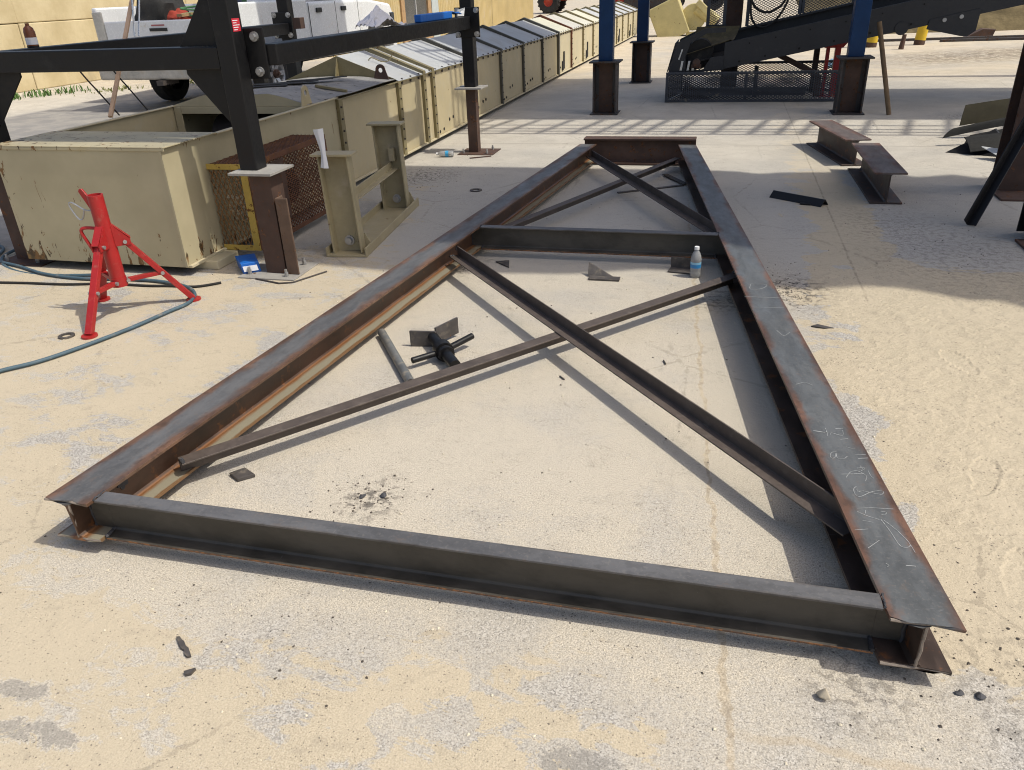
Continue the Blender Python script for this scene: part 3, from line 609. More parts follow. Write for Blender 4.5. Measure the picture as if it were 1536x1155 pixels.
for i, y in enumerate(ribs):
    mat = M_ribdark if i in (4, 5, 6, 7, 8) else M_rib if i < 4 else M_rib
    rib(y, M_ribrust if i == 9 else mat, .10 if i == 8 else .075 if i < 4 else .06, i > 1, .05 if i == 8 else .035)
    for k in range(7): bolts.cyl(cl(.03, y - .012, .13 + k * .1), cl(.048, y - .012, .13 + k * .1), .009, n=6)
    if i + 1 == len(ribs): break
    y1 = ribs[i + 1]; pm = M_tan if i < 8 else M_tan2; rm = M_roof
    if i == 0: lo = 2.335
    lo = y
    O('side_panel', cpan(lambda u, v, lo=lo, y1=y1, i=i: (oil(u, v, i * 3.3) - .002, lo + (y1 - lo) * u, BZ + (EZ - BZ) * v), 10, 6), pm, casing, smooth=True, solid=.006)
    O('side_panel', cpan(lambda u, v, lo=lo, y1=y1, i=i: (-CW + .002, lo + (y1 - lo) * u, BZ + (EZ - BZ) * v), 2, 2), pm, casing, solid=.006)
    if i >= 1:
        for sd in (0, 1):
            def rf(u, v, lo=lo, y1=y1, i=i, sd=sd):
                x = (.028 - (CW / 2 + .028) * v) if sd == 0 else (-CW - .028 + (CW / 2 + .028) * v)
                return (x, lo + (y1 - lo) * u, EZ + .012 + (RZ - EZ - .012) * v + .012 * mnoise.noise((u * 2 + i, v * 2, i + sd * 7)) * math.sin(3.14 * u))
            O('roof_sheet', cpan(rf, 8, 6), rm if i < 8 else paint('pale_roof_%d' % (i % 3), (.50 + .03 * (i % 3), .485 + .03 * (i % 3), .43), .6, .1, dust=.3, sc=2) if sd == 0 and i < 12 else rm, casing, smooth=True, solid=.004)
        n = max(2, int((y1 - lo) / .22))
        for k in range(n):
            yy = lo + (y1 - lo) * (k + .5) / n
            bolts.cyl(cl(.012, yy, EZ - .03), cl(.012, yy, EZ + .03), .011, n=6)
    if i >= 3:
        for dy, zz in ((.52, .20), (.66, .21)): slots.cyl(cl(.0, lo + dy, zz + .02 * (i % 3)), cl(.009, lo + dy, zz + .02 * (i % 3)), .02, n=10)
        for dy, zz in ((.16, .16), (.30, .17)): slots.cyl(cl(.0, lo + dy, zz - .05 * (i % 2)), cl(.009, lo + dy, zz - .05 * (i % 2)), .017, n=10)
    if i in (8, 10, 14, 16):
        O('hatch_slot', cbox(cbox(MB(), (.006, lo + .55, .12), (.02, lo + .66, .44)), (.006, lo + .42, .10), (.02, lo + .549, .27)), M_dark, casing)
O('bolt_heads', bolts, M_bolt, casing, kind='stuff'); O('bolt_holes', slots, M_dark, casing, kind='stuff')
O('eave_strip', cbox(MB(), (.0, 2.35, EZ + .001), (.03, 24.9, EZ + .008)), M_rib, casing)
O('sill_strip', cbox(MB(), (.004, -.04, BZ - .006), (.032, 24.9, BZ + .012)), M_tan2, casing, bevel=.003)
O('wire_hook', MB().tube(spline([cl(-.45, 4.0, .93), cl(-.40, 4.02, 1.0), cl(-.30, 4.05, .96), cl(-.22, 4.06, .965), cl(-.18, 4.08, 1.02)], 4), .006, 6), M_rib, casing)

# ------------------------------------------------------------------ rusty mesh guard bolted to the casing side
gd = T('mesh_guard', 'rusty expanded-metal guard box with yellow edges bolted against the tan casing', 'machine guard', (-3.12, 5.1, 0))
gx0, gx1, gy0, gy1, gz0, gz1 = -3.262, -2.985, 4.56, 5.70, .07, .635
O('front_mesh', expanded(MB(), (gx0, gy0, gz0), (1, 0, 0), (0, 0, 1), gx1 - gx0, gz1 - gz0, .036, .075, .008, .006), paint('orange_rust_mesh', (.27, .135, .045), .8, .4, rust=.45, rustcol=(.13, .055, .02), sc=9), gd, kind='stuff')
O('side_mesh', expanded(MB(), (gx1, gy0, gz0), (0, 1, 0), (0, 0, 1), gy1 - gy0, gz1 - gz0, .05, .028, .009, .005), M_rustmesh, gd, kind='stuff')
O('top_mesh', expanded(MB(), (gx0, gy0, gz1), (0, 1, 0), (1, 0, 0), gy1 - gy0, gx1 - gx0, .075, .036, .009, .006), M_rustmesh, gd, kind='stuff')
O('end_mesh', expanded(MB(), (gx0, gy1, gz0), (1, 0, 0), (0, 0, 1), gx1 - gx0, gz1 - gz0, .04, .06, .006, .005), M_rustmesh, gd, kind='stuff')
O('corner_angle', MB().box((gx1 - .045, gy0 - .006, gz0 - .01), (gx1 + .004, gy0 + .002, gz1 + .004)), M_yelrust, gd, bevel=.001)
O('corner_angle', MB().box((gx1 + .001, gy0 + .003, gz0 - .01), (gx1 + .007, gy0 + .04, gz1 + .004)), M_rustmesh, gd)
O('edge_strip', MB().box((gx0 - .01, gy0 - .007, gz1 - .03), (gx1 - .046, gy0 + .001, gz1 + .006)), M_yelrust, gd, bevel=.001)
O('edge_strip', MB().box((gx0, gy0 - .007, gz0 - .012), (gx1 - .046, gy0 + .001, gz0 + .025)), M_yelrust, gd, bevel=.001)
O('edge_strip', MB().box((gx1 + .001, gy0 + .042, gz1 - .03), (gx1 + .008, gy1, gz1 + .008)), M_rustmesh, gd, bevel=.001)
O('edge_strip', MB().box((gx1 + .001, gy1 - .03, gz0 - .01), (gx1 + .009, gy1 + .004, gz1 - .031)), M_rustmesh, gd, bevel=.001)
O('edge_strip', MB().box((gx1 + .001, gy0 + .042, gz0 - .012), (gx1 + .008, gy1 - .031, gz0 + .02)), M_rustmesh, gd, bevel=.001)
O('cover_plate', MB().box((gx1 + .0035, gy0 + .30, gz0 + .1), (gx1 + .007, gy0 + .47, gz1 - .04)), M_brown, gd)
m = MB(); rnd = random.Random(4)
for k in range(60): rock(m, (gx0 + .02 + rnd.random() * .12 + .05, gy0 + .03 + rnd.random() * .07, gz0 + .18 + rnd.random() * .16), .018, rnd, .9)
O('trapped_stone', m, paint('pale_lumps', (.55, .48, .33), .9, .2, sc=20), gd, kind='stuff')
O('inner_shaft', MB().cyl((gx0, gy0 + .6, .36), (gx1 - .04, gy0 + .6, .36), .12, n=18).cyl((gx0, gy0 + .6, .36), (gx1 - .02, gy0 + .6, .36), .05, n=14), M_bolt, gd, smooth=True)

# ------------------------------------------------------------------ black bolted post-and-beam structure on the left
bs = T('black_steel_structure', 'black painted post and beam structure on rusty brown stub columns beside the casing', 'steel structure', (-3.6, 6.4, 0))
PH = 8.0
posts = [(-2.785, 4.345, .12), (-2.60, 8.42, .125), (-4.73, 4.36, .15), (-4.70, 8.50, .125)]
for i, (px, py, pw) in enumerate(posts):
    cz = .645 if i in (0, 2) else .665
    st = O('stub_column', MB().box((-2.785, 4.275, .008), (-2.645, 4.42, cz)) if i == 0 else MB().cb((px, py, cz / 2 + .004), (pw * .85, pw * .85, cz - .008)), M_brown, bs, bevel=.002)
    O('base_plate', MB().cb((px + .05, py + .0, .004), (.40, .36, .008)), M_brown if i else M_cap, bs, bevel=.001)
    O('cap_plate', MB().cb((px + (.05 if i == 0 else 0), py, cz + .008), (.29, .29, .016)), M_cap, bs, bevel=.002)
    O('post', MB().cb((px, py, (cz + .016 + PH) / 2), (pw, pw, PH - cz - .016)), M_black, bs, bevel=.008, seg=3)
    for dx, dy in ((-.1, -.11), (.17, .12), (.17, -.12)):
        O('anchor_bolt', MB().cyl((px + dx, py + dy, .008), (px + dx, py + dy, .035), .014, n=6).cyl((px + dx, py + dy, .035), (px + dx, py + dy, .055), .009, n=8), M_zinc, bs)
O('stub_stiffener', MB().ext([(-.085, 0), (0, 0), (0, .085), (-.012, .085), (-.012, .012), (-.085, .012)], (-2.630, 4.262, .009), (-2.630, 4.262, .50), (0, 1, 0)), paint('lighter_rust', (.12, .075, .05), .75, .4, rust=.4, rustcol=(.19, .10, .05), sc=8), bs, bevel=.006)
ZBm, ZTm = 1.24, 1.362
O('beam', MB().box((-4.655, 4.29, ZBm), (-2.847, 4.40, ZTm)), M_black, bs, bevel=.006)
O('beam', MB().box((-2.665, 4.424, 1.245), (-2.545, 8.355, ZTm)), M_black, bs, bevel=.006)
O('beam', MB().box((-4.76, 4.437, 1.24), (-4.64, 8.435, ZTm - .01)), M_black, bs, bevel=.006)
O('gusset', MB().prism([(-2.846, 4.35, ZBm - .001), (-3.12, 4.35, ZBm - .001), (-3.12, 4.35, ZBm - .03), (-2.87, 4.35, .91), (-2.846, 4.35, .91)], (0, .014, 0)), M_black, bs, bevel=.001)
O('gusset', MB().prism([(-2.846, 4.35, ZTm + .001), (-3.13, 4.35, ZTm + .001), (-3.09, 4.35, ZTm + .05), (-2.86, 4.35, 1.72), (-2.846, 4.35, 1.72)], (0, .014, 0)), M_black, bs, bevel=.001)
O('gusset', MB().prism([(-4.654, 4.35, ZBm - .001), (-4.34, 4.35, ZBm - .001), (-4.34, 4.35, ZBm - .03), (-4.62, 4.35, .91), (-4.654, 4.35, .91)], (0, .014, 0)), M_black, bs, bevel=.001)
def bplate(x0, x1, y0, y1, z0, z1, bl, ax):
    pl = O('bolt_plate', MB().box((x0, y0, z0), (x1, y1, z1)), M_black, bs, bevel=.004)
    for q in bl:
        q = Vector(q); O('bolt', MB().cyl(q, q + Vector(ax) * .012, .027, n=16).cyl(q + Vector(ax) * .012, q + Vector(ax) * .03, .018, n=6), M_zinc, pl)
bplate(-2.80, -2.605, 4.407, 4.422, 1.175, 1.45, [(-2.66, 4.407, 1.405), (-2.66, 4.407, 1.215)], (0, -1, 0))
bplate(-2.71, -2.45, 8.330, 8.345, 1.165, 1.445, [(-2.68, 8.33, 1.415), (-2.48, 8.33, 1.415), (-2.68, 8.33, 1.195), (-2.48, 8.33, 1.195)], (0, -1, 0))
bplate(-4.83, -4.60, 8.415, 8.428, 1.20, 1.46, [(-4.80, 8.415, 1.43), (-4.63, 8.415, 1.43), (-4.80, 8.415, 1.23), (-4.63, 8.415, 1.23)], (0, -1, 0))
O('clip_angle', MB().box((-4.59, 8.42, 1.29), (-4.50, 8.52, 1.40)), M_brown, bs, bevel=.003)
sk = O('warning_sticker', MB().box((-2.7245, 4.30, 1.437), (-2.7235, 4.38, 1.505)), paint('sticker_red', (.55, .03, .05), .4, .05), bs, label='small red sticker with white print on the post')
stx = MB()
for k in range(5): stx.box((-2.7234, 4.308, 1.444 + .012 * k), (-2.7230, 4.345 + .028 * ((k * 7) % 3) / 2, 1.448 + .012 * k))
O('sticker_print', stx, M_paper, sk, kind='stuff')

# ------------------------------------------------------------------ blue columns on dark pedestals, overhead decks
def blue_column(x, y, w, lab, pw=.33, top=.66, blue=True, bw=.165):
    r = T('blue_column' if blue else 'rusty_column', lab, 'column', (x, y, 0), 'blue columns carrying the deck' if blue else None)
    O('foot_plate', MB().cb((x, y, .008), (pw + .05, pw + .06, .016)), M_ped, r, bevel=.002)
    O('pedestal', MB().ext(Iprof(pw * .85, pw * .97, .02, .012), (x - pw * .485, y, .016), (x - pw * .485, y, top), (1, 0, 0)), M_ped, r, bevel=.002)
    O('rust_web', MB().box((x - pw * .28, y - .0085, .02), (x + pw * .28, y - .0065, top - .004)), M_brown, r)
    O('pedestal_head', MB().cb((x, y, top + .01), (pw + .08, pw + .05, .02)), M_ped, r, bevel=.002)
    O('shaft', MB().cb((x, y + .02, (top + .02 + 8.0) / 2), (bw, bw, 7.98 - top)), M_blue if blue else M_brown, r, bevel=.006)
    return r
blue_column(-1.56, 11.30, .3, 'blue square column on a dark pedestal, just right of the tan casing', bw=.19)
blue_column(-1.44, 15.05, .3, 'blue column on a dark pedestal standing farthest back', bw=.19)
blue_column(1.585, 11.27, .3, 'blue column on a dark pedestal with a wooden pole leaning on it', bw=.19)
blue_column(7.2, 11.3, .3, 'blue column on a dark pedestal beyond the right end of the conveyor', bw=.19)
blue_column(7.6, 15.05, .3, 'blue column on a dark pedestal behind the conveyor at far right', bw=.19)
for cx, cy, lab in ((2.33, 6.86, 'rusty brown H column at the right edge with a black angle leaning on it'), (2.12, 5.42, 'dark column foot cut by the right edge of the picture')):
    r = T('rusty_column', lab, 'column', (cx, cy, 0))
    O('foot_plate', MB().cb((cx, cy, .008), (.36, .36, .016)), M_brown, r, bevel=.002)
    O('shaft', MB().ext(Iprof(.24, .25, .014, .010), (cx, cy + .125, .016), (cx, cy + .125, 7.84), (0, 1, 0)), M_brown if cy > 6 else M_black, r, bevel=.002)

# overhead: two elevated steel decks and a ladder-like cable tray between them, all unseen above the picture, shaped for the shade they cast
dk = T('near_overhead_deck', 'unseen elevated steel deck with a ragged tarp edge, above the near columns', 'deck', (4, 6, 8.0))
H = 8.0; SX, SY = .635 * H, -.05 * H  # decks set high so they block less sky light
near = [(-6.0, 4.5), (-2.7, 4.52), (-1.92, 4.43), (-1.23, 4.50), (-.85, 4.54), (-.55, 4.64), (-.31, 4.72), (-.05, 4.66), (.2, 4.5), (.38, 4.47), (.6, 4.46), (.85, 4.55), (1.05, 4.56), (1.23, 4.50), (1.40, 4.40), (1.54, 4.43), (1.65, 4.33), (1.9, 4.2), (2.4, 4.15), (5.5, 4.1)]
far_ = [(5.5, 7.4), (2.45, 7.55), (2.2, 7.5), (2.03, 7.62), (1.72, 7.48), (1.5, 7.69), (.6, 7.6), (.38, 7.52), (.2, 7.62), (.04, 7.64), (-1.5, 7.655), (-2.46, 7.655), (-6.0, 7.65)]
pts = [(a + SX, b + SY, H) for a, b in near + far_]
O('deck_sheet', MB().prism(pts, (0, 0, .03)), M_ped, dk)
for yy in (4.36, 6.9): O('deck_beam', MB().box((-4.85, yy - .06, H - .15), (10.5, yy + .06, H - .002)), M_black, dk)
dk2 = T('far_overhead_deck', 'unseen elevated steel deck carried by the blue columns above the conveyor', 'deck', (3, 13, 8.0))
pts = [(a + SX, b + SY, H) for a, b in ((-11.5, 12.7), (-6.4, 12.6), (-6.2, 10.75), (.0, 10.70), (7.2, 10.72), (7.2, 13.78), (2.0, 13.75), (1.6, 15.3), (.1, 15.75), (-11.5, 15.85))]  # left part cut back so sun reaches the pickup bed
O('deck_sheet', MB().prism(pts, (0, 0, .03)), M_ped, dk2)
for yy in (11.3, 15.05): O('deck_beam', MB().box((-6.3, yy - .06, H - .15), (12.2, yy + .06, H - .002)), M_blue, dk2)
ct = T('cable_tray', 'unseen ladder-like steel tray hanging along the near edge of the far deck', 'cable tray', (4, 10, 7.9))
for k, yy in enumerate((9.62, 9.80, 9.98, 10.26)): O('rail', MB().box((-3, yy + SY - .03, H - .02), (13, yy + SY + .03, H + .01)), M_black, ct)
mm = MB()
xx = -2.9
while xx < 12.7:
    mm.bar((xx, 9.62 + SY, H + .025), (xx + .25, 10.70 + SY, H + .025), .07, .02); xx += .36 + .1 * math.sin(xx * 3)
O('rungs', mm, M_black, ct, kind='stuff')

# ------------------------------------------------------------------ black inclined conveyor with its guard cage
cv = T('inclined_conveyor', 'black inclined belt conveyor rising to the right, bolted side plates', 'conveyor', (1.2, 12.9, 0))
M_cv = paint('dark_slate_paint', (0.024, 0.025, 0.029), .5, .15, dust=.2, dustcol=(.06, .058, .055))
sx = lambda x: .44 + .195 * x
def cvplate(y, x0, x1, h0, h1, lo=0.0): return [(x0, y, sx(x0) + lo), (x1, y, sx(x1) + lo), (x1, y, sx(x1) + h1), (x0, y, sx(x0) + h0)]
O('side_plate', MB().prism(cvplate(12.5, -.02, 6.0, .355, .355), (0, .02, 0)), M_cv, cv, bevel=.003)
O('side_plate', MB().prism(cvplate(13.38, -.6, 6.0, .43, .43), (0, .02, 0)), M_cv, cv, bevel=.003)
O('top_rail', MB().prism([(-.02, 13.30, sx(-.02) + .43), (6, 13.30, sx(6) + .43), (6, 13.30, sx(6) + .46), (-.02, 13.30, sx(-.02) + .46)], (0, .12, 0)), M_cv, cv, bevel=.002)
O('belt', MB().prism([(-.45, 12.56, sx(-.45) + .17), (6, 12.56, sx(6) + .12), (6, 12.56, sx(6) + .14), (-.45, 12.56, sx(-.45) + .19)], (0, .78, 0)), M_rubber, cv)
O('tail_plate', MB().prism([(-.80, 12.46, .40), (-.74, 12.46, .64), (-.70, 12.46, .80), (-.30, 12.46, .985), (-.02, 12.46, .99), (-.02, 12.46, .93), (-.28, 12.46, .92), (-.5, 12.46, .80), (-.56, 12.46, .62), (-.55, 12.46, .40)], (0, .018, 0)), M_cv, cv, bevel=.002)
O('tail_side', MB().prism([(-.80, 13.40, .40), (-.70, 13.40, .80), (-.30, 13.40, .985), (-.02, 13.40, .99), (-.02, 13.40, .40)], (0, .018, 0)), M_cv, cv)
O('tail_end', MB().prism([(-.81, 12.48, .41), (-.71, 12.48, .80), (-.71, 13.40, .80), (-.81, 13.40, .41)], (-.012, 0, 0)), M_cv, cv)
O('tail_pulley', MB().cyl((-.36, 12.62, .66), (-.36, 13.36, .66), .18, n=28), M_rubber, cv, smooth=True)
M_dbelt = paint('dusty_belt', (.085, .072, .042), .85, .4, dust=.5, dustcol=(.17, .14, .08), sc=6)
def wrapf(u, v):
    t = math.pi * .55 * v; x = -.56 + .62 * u + .12 * v
    return (x, 12.56 + .42 * math.sin(t) * .9, .64 + .19 * u * (1 - v) + .30 * (1 - math.cos(t)))
O('belt_wrap', MB().grid(wrapf, 12, 10), M_dbelt, cv, smooth=True, solid=.01)
O('support_column', MB().ext(Iprof(.255, .24, .016, .012), (.08, 13.72, .0), (.08, 13.72, 7.84), (0, 1, 0)), M_brown, cv, bevel=.002)
O('lower_plate', MB().prism([(-.56, 12.482, .385), (-.019, 12.482, .43), (-.019, 12.482, .62), (-.2, 12.482, .60), (-.3, 12.482, .44), (-.56, 12.482, .42)], (0, .017, 0)), M_cv, cv)
O('bearing', MB().cb((-.40, 12.44, .49), (.14, .05, .05)).cyl((-.40, 12.40, .535), (-.40, 12.47, .535), .055, n=16), M_brown, cv, bevel=.003)
O('drop_leg', MB().bar((.72, 12.95, .60), (1.35, 12.95, .30), .09, .07), M_brown, cv, bevel=.003)
O('drop_leg', MB().bar((1.35, 12.95, .30), (1.36, 12.95, .0), .09, .09, (0, 1, 0)), M_brown, cv, bevel=.003)
O('trestle_leg', MB().box((1.30, 13.42, .0), (1.38, 13.5, .70)), M_ped, cv); O('trestle_leg', MB().box((4.3, 12.6, 0), (4.4, 12.7, 1.26)), M_ped, cv); O('trestle_leg', MB().box((4.3, 13.28, 0), (4.4, 13.379, 1.26)), M_ped, cv)
O('hanger_plate', MB().prism([(2.62, 12.485, 1.02), (3.22, 12.485, 1.14), (3.21, 12.485, .87), (3.12, 12.485, .80), (3.02, 12.485, .81), (2.60, 12.485, .90)], (0, .012, 0)), M_cv, cv, bevel=.003)
O('hanger_lobe', MB().cyl((2.29, 12.486, .92), (2.29, 12.499, .92), .085, n=20), M_cv, cv)
bo = MB()
for bx, bz in ((2.80, 1.01), (3.0, 1.045)): bo.cyl((bx, 12.484, bz), (bx, 12.470, bz), .026, n=12)
O('plate_bolts', bo, M_zinc, cv, kind='stuff')
bh = MB()
for bx in (.2, .55, 1.0, 1.45, 1.9, 2.4): bh.cyl((bx, 12.499, sx(bx) + .06), (bx, 12.492, sx(bx) + .06), .015, n=10); bh.cyl((bx + .12, 12.499, sx(bx) + .30), (bx + .12, 12.492, sx(bx) + .30), .011, n=8)
O('side_holes', bh, M_dark, cv, kind='stuff')
tb = MB()
for bx in (-.62, -.52, -.45): tb.prism([(bx - .015, 12.458, .43), (bx + .015, 12.458, .43), (bx + .035, 12.458, .56), (bx + .005, 12.458, .56)], (0, -.004, 0))
tb.prism([(-.665, 12.458, .58), (-.645, 12.458, .58), (-.60, 12.458, .72), (-.62, 12.458, .72)], (0, -.004, 0))
O('slot_edges', tb, M_alu, cv, kind='stuff')
M_cage = paint('galvanised_black_mesh', (0.055, 0.061, 0.075), .5, .25, dust=.1)
for x0, x1, zt in ((-.30, -.06, 1.45), (.28, 1.02, 1.9), (1.06, 1.75, 1.9)):
    f = O('guard_panel', MB().bar((x0, 13.44, sx(x0) + .46), (x0, 13.44, zt), .05, .03).bar((x1, 13.44, sx(x1) + .46), (x1, 13.44, zt), .05, .03).bar((x0, 13.44, zt), (x1, 13.44, zt), .03, .05), M_cage, cv)
    m = MB(); expanded(m, (x0, 13.455, sx(x0) + .40), (1, 0, 0), (0, 0, 1), x1 - x0, zt - sx(x0) - .4, .060, .034, .009, .005)
    O('panel_mesh', m, M_cage, f, kind='stuff')
O('air_hose', MB().tube(spline([(.28, 13.35, 1.7), (.30, 13.3, 1.35), (.42, 13.28, 1.18), (.60, 13.28, 1.15), (.78, 13.3, 1.28), (.86, 13.32, 1.6)], 6), .018, 8), M_rubber, cv, smooth=True)
O('air_hose', MB().tube(spline([(.30, 13.35, 1.9), (.31, 13.26, 1.20), (.40, 13.25, .98), (.55, 13.25, .95), (.72, 13.27, 1.08), (.84, 13.3, 1.35), (.86, 13.32, 1.8)], 6), .016, 8), M_rubber, cv, smooth=True)

cg = T('guard_cage', 'low dark expanded-metal cage standing in front of the inclined conveyor', 'guard cage', (.4, 12.9, 0))
gx0, gx1, gy0, gy1, gz = -.82, 1.64, 12.36, 13.55, .415
def frame_rect(y, x0, x1, z0, z1, nm):
    m = MB().box((x0, y - .02, z1 - .035), (x1, y + .02, z1)).box((x0, y - .02, z0), (x1, y + .02, z0 + .03)).box((x0, y - .02, z0 + .031), (x0 + .035, y + .02, z1 - .036)).box((x1 - .035, y - .02, z0 + .031), (x1, y + .02, z1 - .036))
    return O(nm, m, M_cage, cg)
f1 = frame_rect(gy0, gx0, gx1, .005, gz, 'front_frame'); f2 = frame_rect(gy1, gx0 + .15, gx1, .005, gz + .03, 'rear_frame')
O('mullion', MB().box((.30, gy0 - .02, .036), (.345, gy0 + .02, gz - .036)), M_cage, cg); O('mullion', MB().box((.46, gy1 - .02, .036), (.52, gy1 + .02, gz - .036)), M_cage, cg); O('mullion', MB().box((.44, 12.9, .0), (.5, 12.95, gz - .036)), M_cage, cg)
O('front_mesh', expanded(MB(), (gx0 + .02, gy0 - .024, .02), (1, 0, 0), (0, 0, 1), gx1 - gx0 - .04, gz - .03, .060, .033, .012, .005), M_cage, cg, kind='stuff')
O('rear_mesh', expanded(MB(), (gx0 + .17, gy1 + .024, .02), (1, 0, 0), (0, 0, 1), gx1 - gx0 - .2, gz, .060, .033, .010, .005), M_cage, cg, kind='stuff')
O('end_mesh', expanded(MB(), (gx0 + .018, gy0, .02), (.13, 1, 0), (0, 0, 1), gy1 - gy0, gz - .03, .060, .033, .010, .005), M_cage, cg, kind='stuff')
O('corner_plate', MB().prism([(-.62, 12.6, .005), (-.18, 12.7, .005), (-.55, 12.65, .27)], (0, .01, 0)), M_ped, cg)
O('floor_rail', MB().box((-.4, 12.95, .02), (1.2, 13.0, .13)), M_cage, cg)

rj = T('red_jack_stand', 'red steel jack stand under the inclined conveyor beside the blue column', 'jack stand', (1.52, 13.0, 0))
O('column_leg', MB().box((1.54, 12.95, .006), (1.62, 13.05, .66)), M_red, rj, bevel=.003); O('column_leg', MB().box((1.42, 12.97, .006), (1.47, 13.03, .66)), M_red, rj, bevel=.003)
O('saddle', MB().prism([(1.39, 12.93, .661), (1.64, 12.93, .661), (1.70, 12.93, .735), (1.66, 12.93, .755), (1.42, 12.93, .715), (1.38, 12.93, .69)], (0, .14, 0)), M_red, rj, bevel=.003)
O('foot', MB().cb((1.52, 13.0, .003), (.34, .3, .006)), M_red, rj)
O('wooden_pole', MB().tube([(2.065, 11.10, .0), (1.985, 11.18, .34), (1.885, 11.28, .76), (1.815, 11.36, 1.06)], .03, 10), M_oldwood, smooth=True, label='brown wooden pole leaning against the right blue column', cat='pole')

# ------------------------------------------------------------------ tan channel stand with the rolled paper
sd = T('channel_stand', 'tan welded stand of two channel uprights on a long channel base', 'stand', (-2.48, 5.3, 0))
M_stand = paint('stand_tan_paint', (0.37, 0.315, 0.19), .55, .15, rust=.22, dust=.25, sc=5)
bd = Vector((-.10, 1.0, 0)).normalized(); bn = Vector((bd.y, -bd.x, 0)); s0 = Vector((-2.405, 4.67, 0))
def sp(a, b, z): return s0 + bn * a + bd * b + Vector((0, 0, z))
W2 = .145; LB = 1.42
O('base_channel', MB().ext([(-W2, .065), (-W2, 0), (W2, 0), (W2, .065), (W2 - .012, .065), (W2 - .012, .014), (-W2 + .012, .014), (-W2 + .012, .065)], sp(0, 0, .001), sp(0, LB, .001)), M_stand, sd, bevel=.003)
def upright(b, h, lean):
    up = Vector((-.035, lean, 1)).normalized()
    o = sp(0, b, .016); p1 = o + up * h
    q = O('upright', MB().ext([(-.105, 0), (.105, 0), (.105, -.085), (.093, -.085), (.093, -.012), (-.093, -.012), (-.093, -.085), (-.105, -.085)], o, p1, tuple(bd)), M_stand, sd, bevel=.002)
    c = p1 + bd * -.04
    O('cap', MB().add([c + bn * a + bd * e + up * z for z in (0, .014) for a, e in ((-.14, -.07), (.14, -.07), (.14, .07), (-.14, .07))], [(3, 2, 1, 0), (4, 5, 6, 7), (0, 1, 5, 4), (1, 2, 6, 5), (2, 3, 7, 6), (3, 0, 4, 7)]), M_stand, q, bevel=.002)
    g_ = [o + bn * a + Vector((0, 0, z)) + bd * (.004) for a, z in ((-.135, .0), (.135, .0), (.135, .06), (.106, .12), (-.106, .12), (-.135, .06))]
    O('foot_gusset', MB().prism(g_, bd * .012), M_stand, sd)
    bc = o + Vector((0, 0, .075)) - bd * .013
    O('foot_bolt', MB().cyl(bc, bc - bd * .012, .035, n=18).cyl(bc - bd * .012, bc - bd * .034, .024, n=6), M_zinc, sd)
    O('foot_washer', MB().add([bc + bn * a + Vector((0, 0, z)) + bd * e for e in (0.0, .012) for a, z in ((-.045, -.05), (.045, -.05), (.045, .05), (-.045, .05))], [(0, 1, 2, 3), (7, 6, 5, 4), (0, 4, 5, 1), (1, 5, 6, 2), (2, 6, 7, 3), (3, 7, 4, 0)]), M_stand, sd)
upright(.12, .655, .0); upright(1.30, .665, .0)
O('tie_angle', MB().ext([(0, 0), (.06, 0), (.06, .008), (.008, .008), (.008, .06), (0, .06)], sp(-.02, .14, .33), sp(-.02, 1.28, .33)), M_stand, sd, bevel=.001)
O('tie_clip', MB().box(tuple(sp(-.02, 1.24, .40)), tuple(sp(.03, 1.28, .50))), M_stand, sd)
def paperf(u, v):
    z = .605 + .245 * v; wv = .026 * (.62 + 1.25 * abs(v - .38)); a = (u - .5) * 2
    c = sp(-.06, .12 - .128, 0)
    return (c.x + a * wv + .006 * math.sin(v * 4), c.y - .010 * (1 - abs(a)) - .012 * max(0, .27 - v) - .01 * v, z + .006 * a * (v - .3))
O('paper_sheet', MB().grid(paperf, 10, 14), M_paper, smooth=True, label='white paper sheet tucked over the near upright of the tan stand', cat='paper', solid=.001)

# ------------------------------------------------------------------ red folding tripod stand
tr = T('tripod_stand', 'bright red folding pipe stand on three legs in front of the hopper', 'pipe stand', (-3.255, 3.52, 0))
tc = Vector((-3.262, 3.522, 0))
tp = MB().ring(tc + Vector((0, 0, .17)), tc + Vector((0, 0, .685)), .041, .034, 28)
O('centre_tube', tp, M_red, tr, smooth=True)
O('lower_collar', MB().ring(tc + Vector((0, 0, .165)), tc + Vector((0, 0, .215)), .044, .038, 24), M_red, tr, smooth=True)
O('handle', MB().tube(spline([tc + Vector((-.036, -.01, .50)), tc + Vector((-.10, -.03, .505)), tc + Vector((-.125, -.035, .485)), tc + Vector((-.105, -.03, .42)), tc + Vector((-.075, -.02, .335))], 5), .0095, 8), M_red, tr, smooth=True)
O('clamp_tab', MB().prism([tc + Vector((-.034, -.006, .60)), tc + Vector((-.048, -.006, .60)), tc + Vector((-.098, -.006, .70)), tc + Vector((-.088, -.006, .715)), tc + Vector((-.072, -.006, .715)), tc + Vector((-.034, -.006, .66))], (0, .012, 0)), M_red, tr, bevel=.002)
O('locking_pin', MB().tube(spline([tc + Vector((-.036, -.012, .60)), tc + Vector((-.075, -.02, .605)), tc + Vector((-.135, -.03, .645)), tc + Vector((-.155, -.033, .63)), tc + Vector((-.125, -.03, .56)), tc + Vector((-.10, -.025, .555)), tc + Vector((-.078, -.02, .603))], 4), .0045, 6), M_zinc, tr, smooth=True)
feet = [Vector((-3.222, 3.165, 0)), Vector((-3.558, 3.675, 0)), Vector((-2.985, 3.765, 0))]
